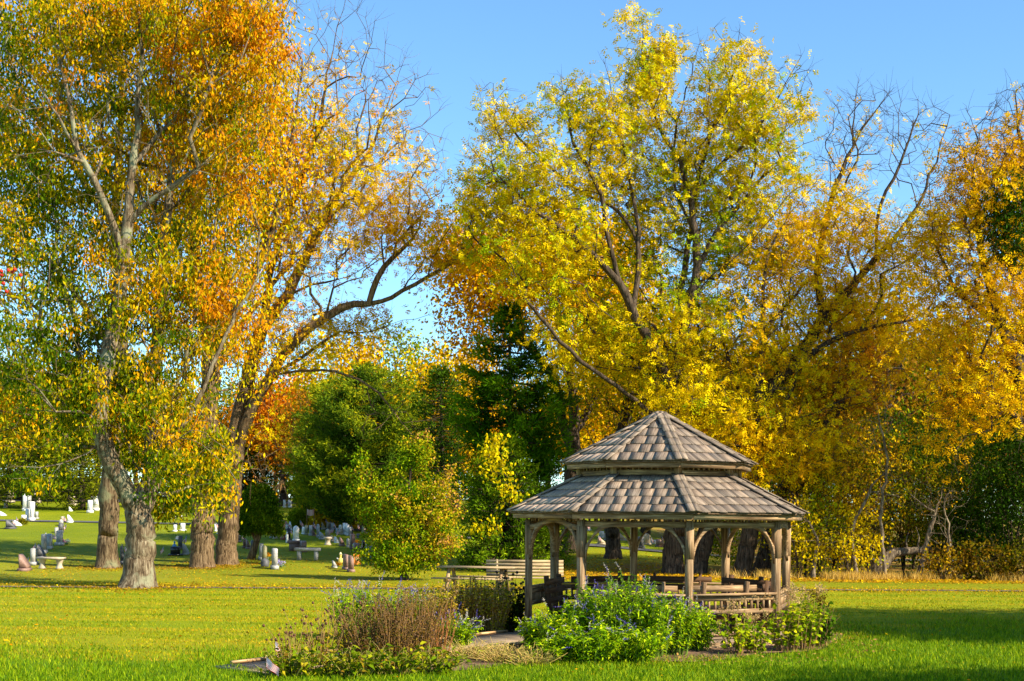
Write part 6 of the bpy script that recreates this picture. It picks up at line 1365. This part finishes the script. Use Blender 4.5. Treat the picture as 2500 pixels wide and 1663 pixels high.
# timber tripod, dark wall, parked car
b = gp(685, 1239); t = thing('timber_props', 'pale timber props leaning against the slender far trunk', 'props', tuple(b)); mb = MB(2)
for (x, y) in ((-2.0, 0), (-1.1, -.3), (.9, .2), (-.5, .4)): mb.beam((x, y, 0), (.1, .2, 2.3), .12, .12, tint=(1.3, 1.0, .6))
mb.build('prop', M_plank, t)
bw = Vector((float(PX(30, 1200, 130)[0]), 130, float(gz(-45, 130)))); t = thing('stone_wall', 'dark weathered wall beyond the lawn at the far left edge', 'wall', tuple(bw)); mb = MB(2)
for i in range(9): mb.box((-7+i*1.8, .05*(i % 2), 1.0), (1.79, .4, 2.1))
mb.build('wall', M_wood_dk, t) if False else mb.build('wall', MS['brown'], t); mb = MB(2); mb.box((0.2, 0, 2.1), (16.4, .5, .12)); mb.build('coping', MS['dark'], t)
bc = gp(592, 1229); t = thing('parked_car', 'dark parked car partly hidden behind the cypress, only its windscreen corner showing', 'car', (bc.x, bc.y+1, bc.z), rad(20)); mb = MB(2)
prof = [(-2.2, .55, .3), (-2.1, .95, .3), (-1.1, 1.02, .3), (-.5, 1.02, .3), (.9, 1.02, .3), (1.9, 1.0, .3), (2.2, .9, .3), (2.25, .6, .3)]
mb.prism(([(p[0], p[1]) for p in prof], [(p[0], p[2]) for p in prof]), -.9, .9, tint=(.02, .025, .035)); mb.build('body', M_tint, t)
mb = MB(2); cab = [(-1.2, 1.02), (-.5, 1.62), (.9, 1.68), (1.8, 1.6), (2.05, 1.0)]; mb.prism((cab, [(p[0], .98) for p in cab]), -.78, .78, tint=(.06, .12, .16)); mb.build('cabin', M_tint, t)
for x in (-1.4, 1.4):
    for y_ in (-.85, .85): mb = MB(3); mb.tube([(x, y_-.1, .33), (x, y_+.1, .33)], [.33, .33], 14, (.02, .02, .02)); mb.build('wheel', M_tint, t)

# ------------------------------------------------------------------ grass and fallen leaves
rs = np.random.RandomState(99)
def lushlim(x): return 21.7+1.2*np.clip(x-1.5, 0, 7.5)
n = 260000; yy = 16.5+(rs.uniform(size=n)**1.35)*24; xx = rs.uniform(-1, 1, n)*(yy*.385+.4)
lim = lushlim(xx)+1.2*np.sin(xx*1.3)+.8*np.sin(xx*3.1+yy)
keep = (yy < lim+rs.normal(size=n)*1.1)
# not inside beds / gazebo / boardwalk
cx, cy = GX+.05, 26.3; keep &= ((xx-cx)/3.0)**2+((yy-cy)/3.85)**2 > rs.uniform(.85, 1.1, n)
dx, dy = xx+1.55, yy-21.8; rx_ = dx*math.cos(.6)+dy*math.sin(.6); ry_ = -dx*math.sin(.6)+dy*math.cos(.6); keep &= (rx_/2.8)**2+(ry_/1.5)**2 > 1
for i in range(0, len(D)-7, 2): keep &= (xx-D[i].x)**2+(yy-D[i].y)**2 > .8
xx, yy = xx[keep], yy[keep]; P = np.stack([xx, yy, gz(xx, yy)+.0], 1)
blades('grass', 'bright green grass blades of the near lawn', P, .085, .011, [(.05, .12, .001), (.12, .24, .002), (.24, .36, .003), (.42, .46, .02)], 5, .3)
n = 120000; yy = 21+(rs.uniform(size=n)**.9)*25; xx = rs.uniform(-1, 1, n)*(yy*.385+.4); keep = (yy > lushlim(xx)-1.6) & (((xx-cx)/3.0)**2+((yy-cy)/3.85)**2 > rs.uniform(.85, 1.1, n)); dx, dy = xx+1.55, yy-21.8; rx_ = dx*math.cos(.6)+dy*math.sin(.6); ry_ = -dx*math.sin(.6)+dy*math.cos(.6); keep &= (rx_/2.8)**2+(ry_/1.5)**2 > 1
xx, yy = xx[keep], yy[keep]; P = np.stack([xx, yy, gz(xx, yy)], 1)
band = lambda P, r: np.clip(.5+.35*np.sin(P[:, 1]*2.4+.5*np.sin(P[:, 0]*.3))+.25*np.sin(P[:, 1]*5.7+P[:, 0]*.2)+r.normal(size=len(P))*.25, 0, 1)
blades('mown_grass', 'short yellow green mown grass of the middle lawn', P, .045, .016, [(.14, .22, .002), (.28, .3, .004), (.46, .4, .01), (.5, .32, .04)], 6, .5, sel=band)
# fallen leaves
def litter(name, label, n, region, pal, seed, size=.09):
    rs = np.random.RandomState(seed); P = region(rs, n); P[:, 2] = gz(P[:, 0], P[:, 1])+.03; k = len(P); D_ = rs.normal(size=(k, 3)); D_[:, 2] *= .25; Nn = rs.normal(size=(k, 3))*.4; Nn[:, 2] += 1; sz = size*rs.uniform(.6, 1.3, k)
    V = leafquads(P, unit(D_), Nn, sz, sz*.6); o = link(name, qmesh(name, V, np.arange(4*k).reshape(-1, 4), np.repeat(pick(pal, rs.uniform(0, 1, k), rs), 4, axis=0), mats=[M_leaf])); tag(o, label, 'leaves', kind='stuff')
def reg1(rs, n):
    y = 42.8+(rs.uniform(size=n)**1.3)*26; x = rs.uniform(-1, 1, n)*y*.385; c = nfield(np.stack([x, y, y*0], 1), 3, .5); k = (c+rs.normal(size=n)*.4 > .1) & ~((x > 8) & (y > 52.6)); return np.stack([x[k], y[k], y[k]*0], 1)
def reg2(rs, n):
    x = rs.uniform(-17, 18, n); y = 43.6+.055*x+rs.normal(size=n)*.8; return np.stack([x, y, y*0], 1)
def reg3(rs, n):
    y = rs.uniform(18, 43, n); x = rs.uniform(-1, 1, n)*y*.385; k = ((x-cx)/3.2)**2+((y-cy)/4.2)**2 > 1; return np.stack([x[k], y[k], y[k]*0], 1)
def reg4(rs, n):
    y = 49.6+np.abs(rs.normal(size=n))*7; x = rs.uniform(1.4, 20, n); k = ~((x > 8) & (y > 53.4)); return np.stack([x[k], y[k], y[k]*0], 1)
def reg5(rs, n):
    a = rs.uniform(0, 6.28, n); q = rs.uniform(.95, 1.35, n); x = cx+3.0*q*np.cos(a); y = cy+3.9*q*np.sin(a); return np.stack([x, y, y*0], 1)
litter('fallen_leaves', 'yellow and orange fallen leaves scattered over the cemetery grass', 20000, reg1, [(.66, .5, .03), (.6, .36, .03), (.5, .27, .05), (.36, .18, .05)], 1, .065)
litter('leaf_litter', 'band of fallen leaves gathered along the narrow path', 6500, reg2, [(.6, .36, .05), (.5, .28, .06), (.4, .2, .05), YEL], 2, .07)
litter('fallen_leaves', 'sparse orange leaves on the mown middle lawn', 600, reg3, [GOLD, ORG, BRN], 3, .07)
litter('leaf_carpet', 'brown and gold leaf carpet below the walnut trunks', 15000, reg4, [GOLD, (.5, .26, .04), (.4, .18, .04), YEL], 4, .11)
def reg6(rs, n):
    cs = [b1, b2, b3, b4]; c = rs.randint(0, 4, n); a = rs.uniform(0, 6.28, n); q = .4+np.abs(rs.normal(size=n))*1.5
    x = np.array([cs[i].x for i in c])+q*np.cos(a); y = np.array([cs[i].y for i in c])+q*np.sin(a); return np.stack([x, y, y*0], 1)
litter('leaf_litter', 'brown and gold leaves drifted round the feet of the left trunks', 6000, reg6, [(.5, .3, .05), (.4, .22, .05), (.26, .13, .04), (.6, .42, .04)], 6, .08)
litter('fallen_leaves', 'dry brown leaves round the gazebo bed', 2600, reg5, [(.35, .18, .06), (.5, .28, .08), (.25, .12, .05), (.3, .34, .04)], 5, .06)

# crab apple just outside the left edge, one berried twig reaching into the picture
bt = Vector((-6.6, 14.6, 0)); dq = 14.2
t = tree('crabapple_tree', 'crabapple outside the left edge, its red berried twig tip reaching in', bt, [[tuple(bt), (-6.6, 14.6, 1.5), (-6.6, 14.5, 3.2), (-6.5, 14.4, 4.6)], PL(dq, (-260, 760), (-120, 700), (-30, 680), (45, 690))],
     [(-330, 600, 130, 140, dq, .7, 60)], .09, .005, M_barkD, 990, leaf_oval([ORG, (.4, .1, .01), G_MD], 16, .12, (.05, .03)), bare=[(5, 672, 22, 34, dq, .12, 7)], twigs=2, twl=.12, seg=.2, wig=.02)
rs = np.random.RandomState(4); mb = MB(4)
for (px, py) in ((3, 662), (20, 660), (36, 658), (4, 672), (8, 692), (16, 712), (30, 664), (50, 672)): mb.lathe([(0, -.02), (.016, -.012), (.02, 0), (.016, .012), (0, .02)], np.array(PX(px, py, dq+rs.normal()*.08))-np.array(bt), 8, (.65, .03, .01))
mb.build('berries', M_tint, t, smooth=True)['kind'] = 'stuff'
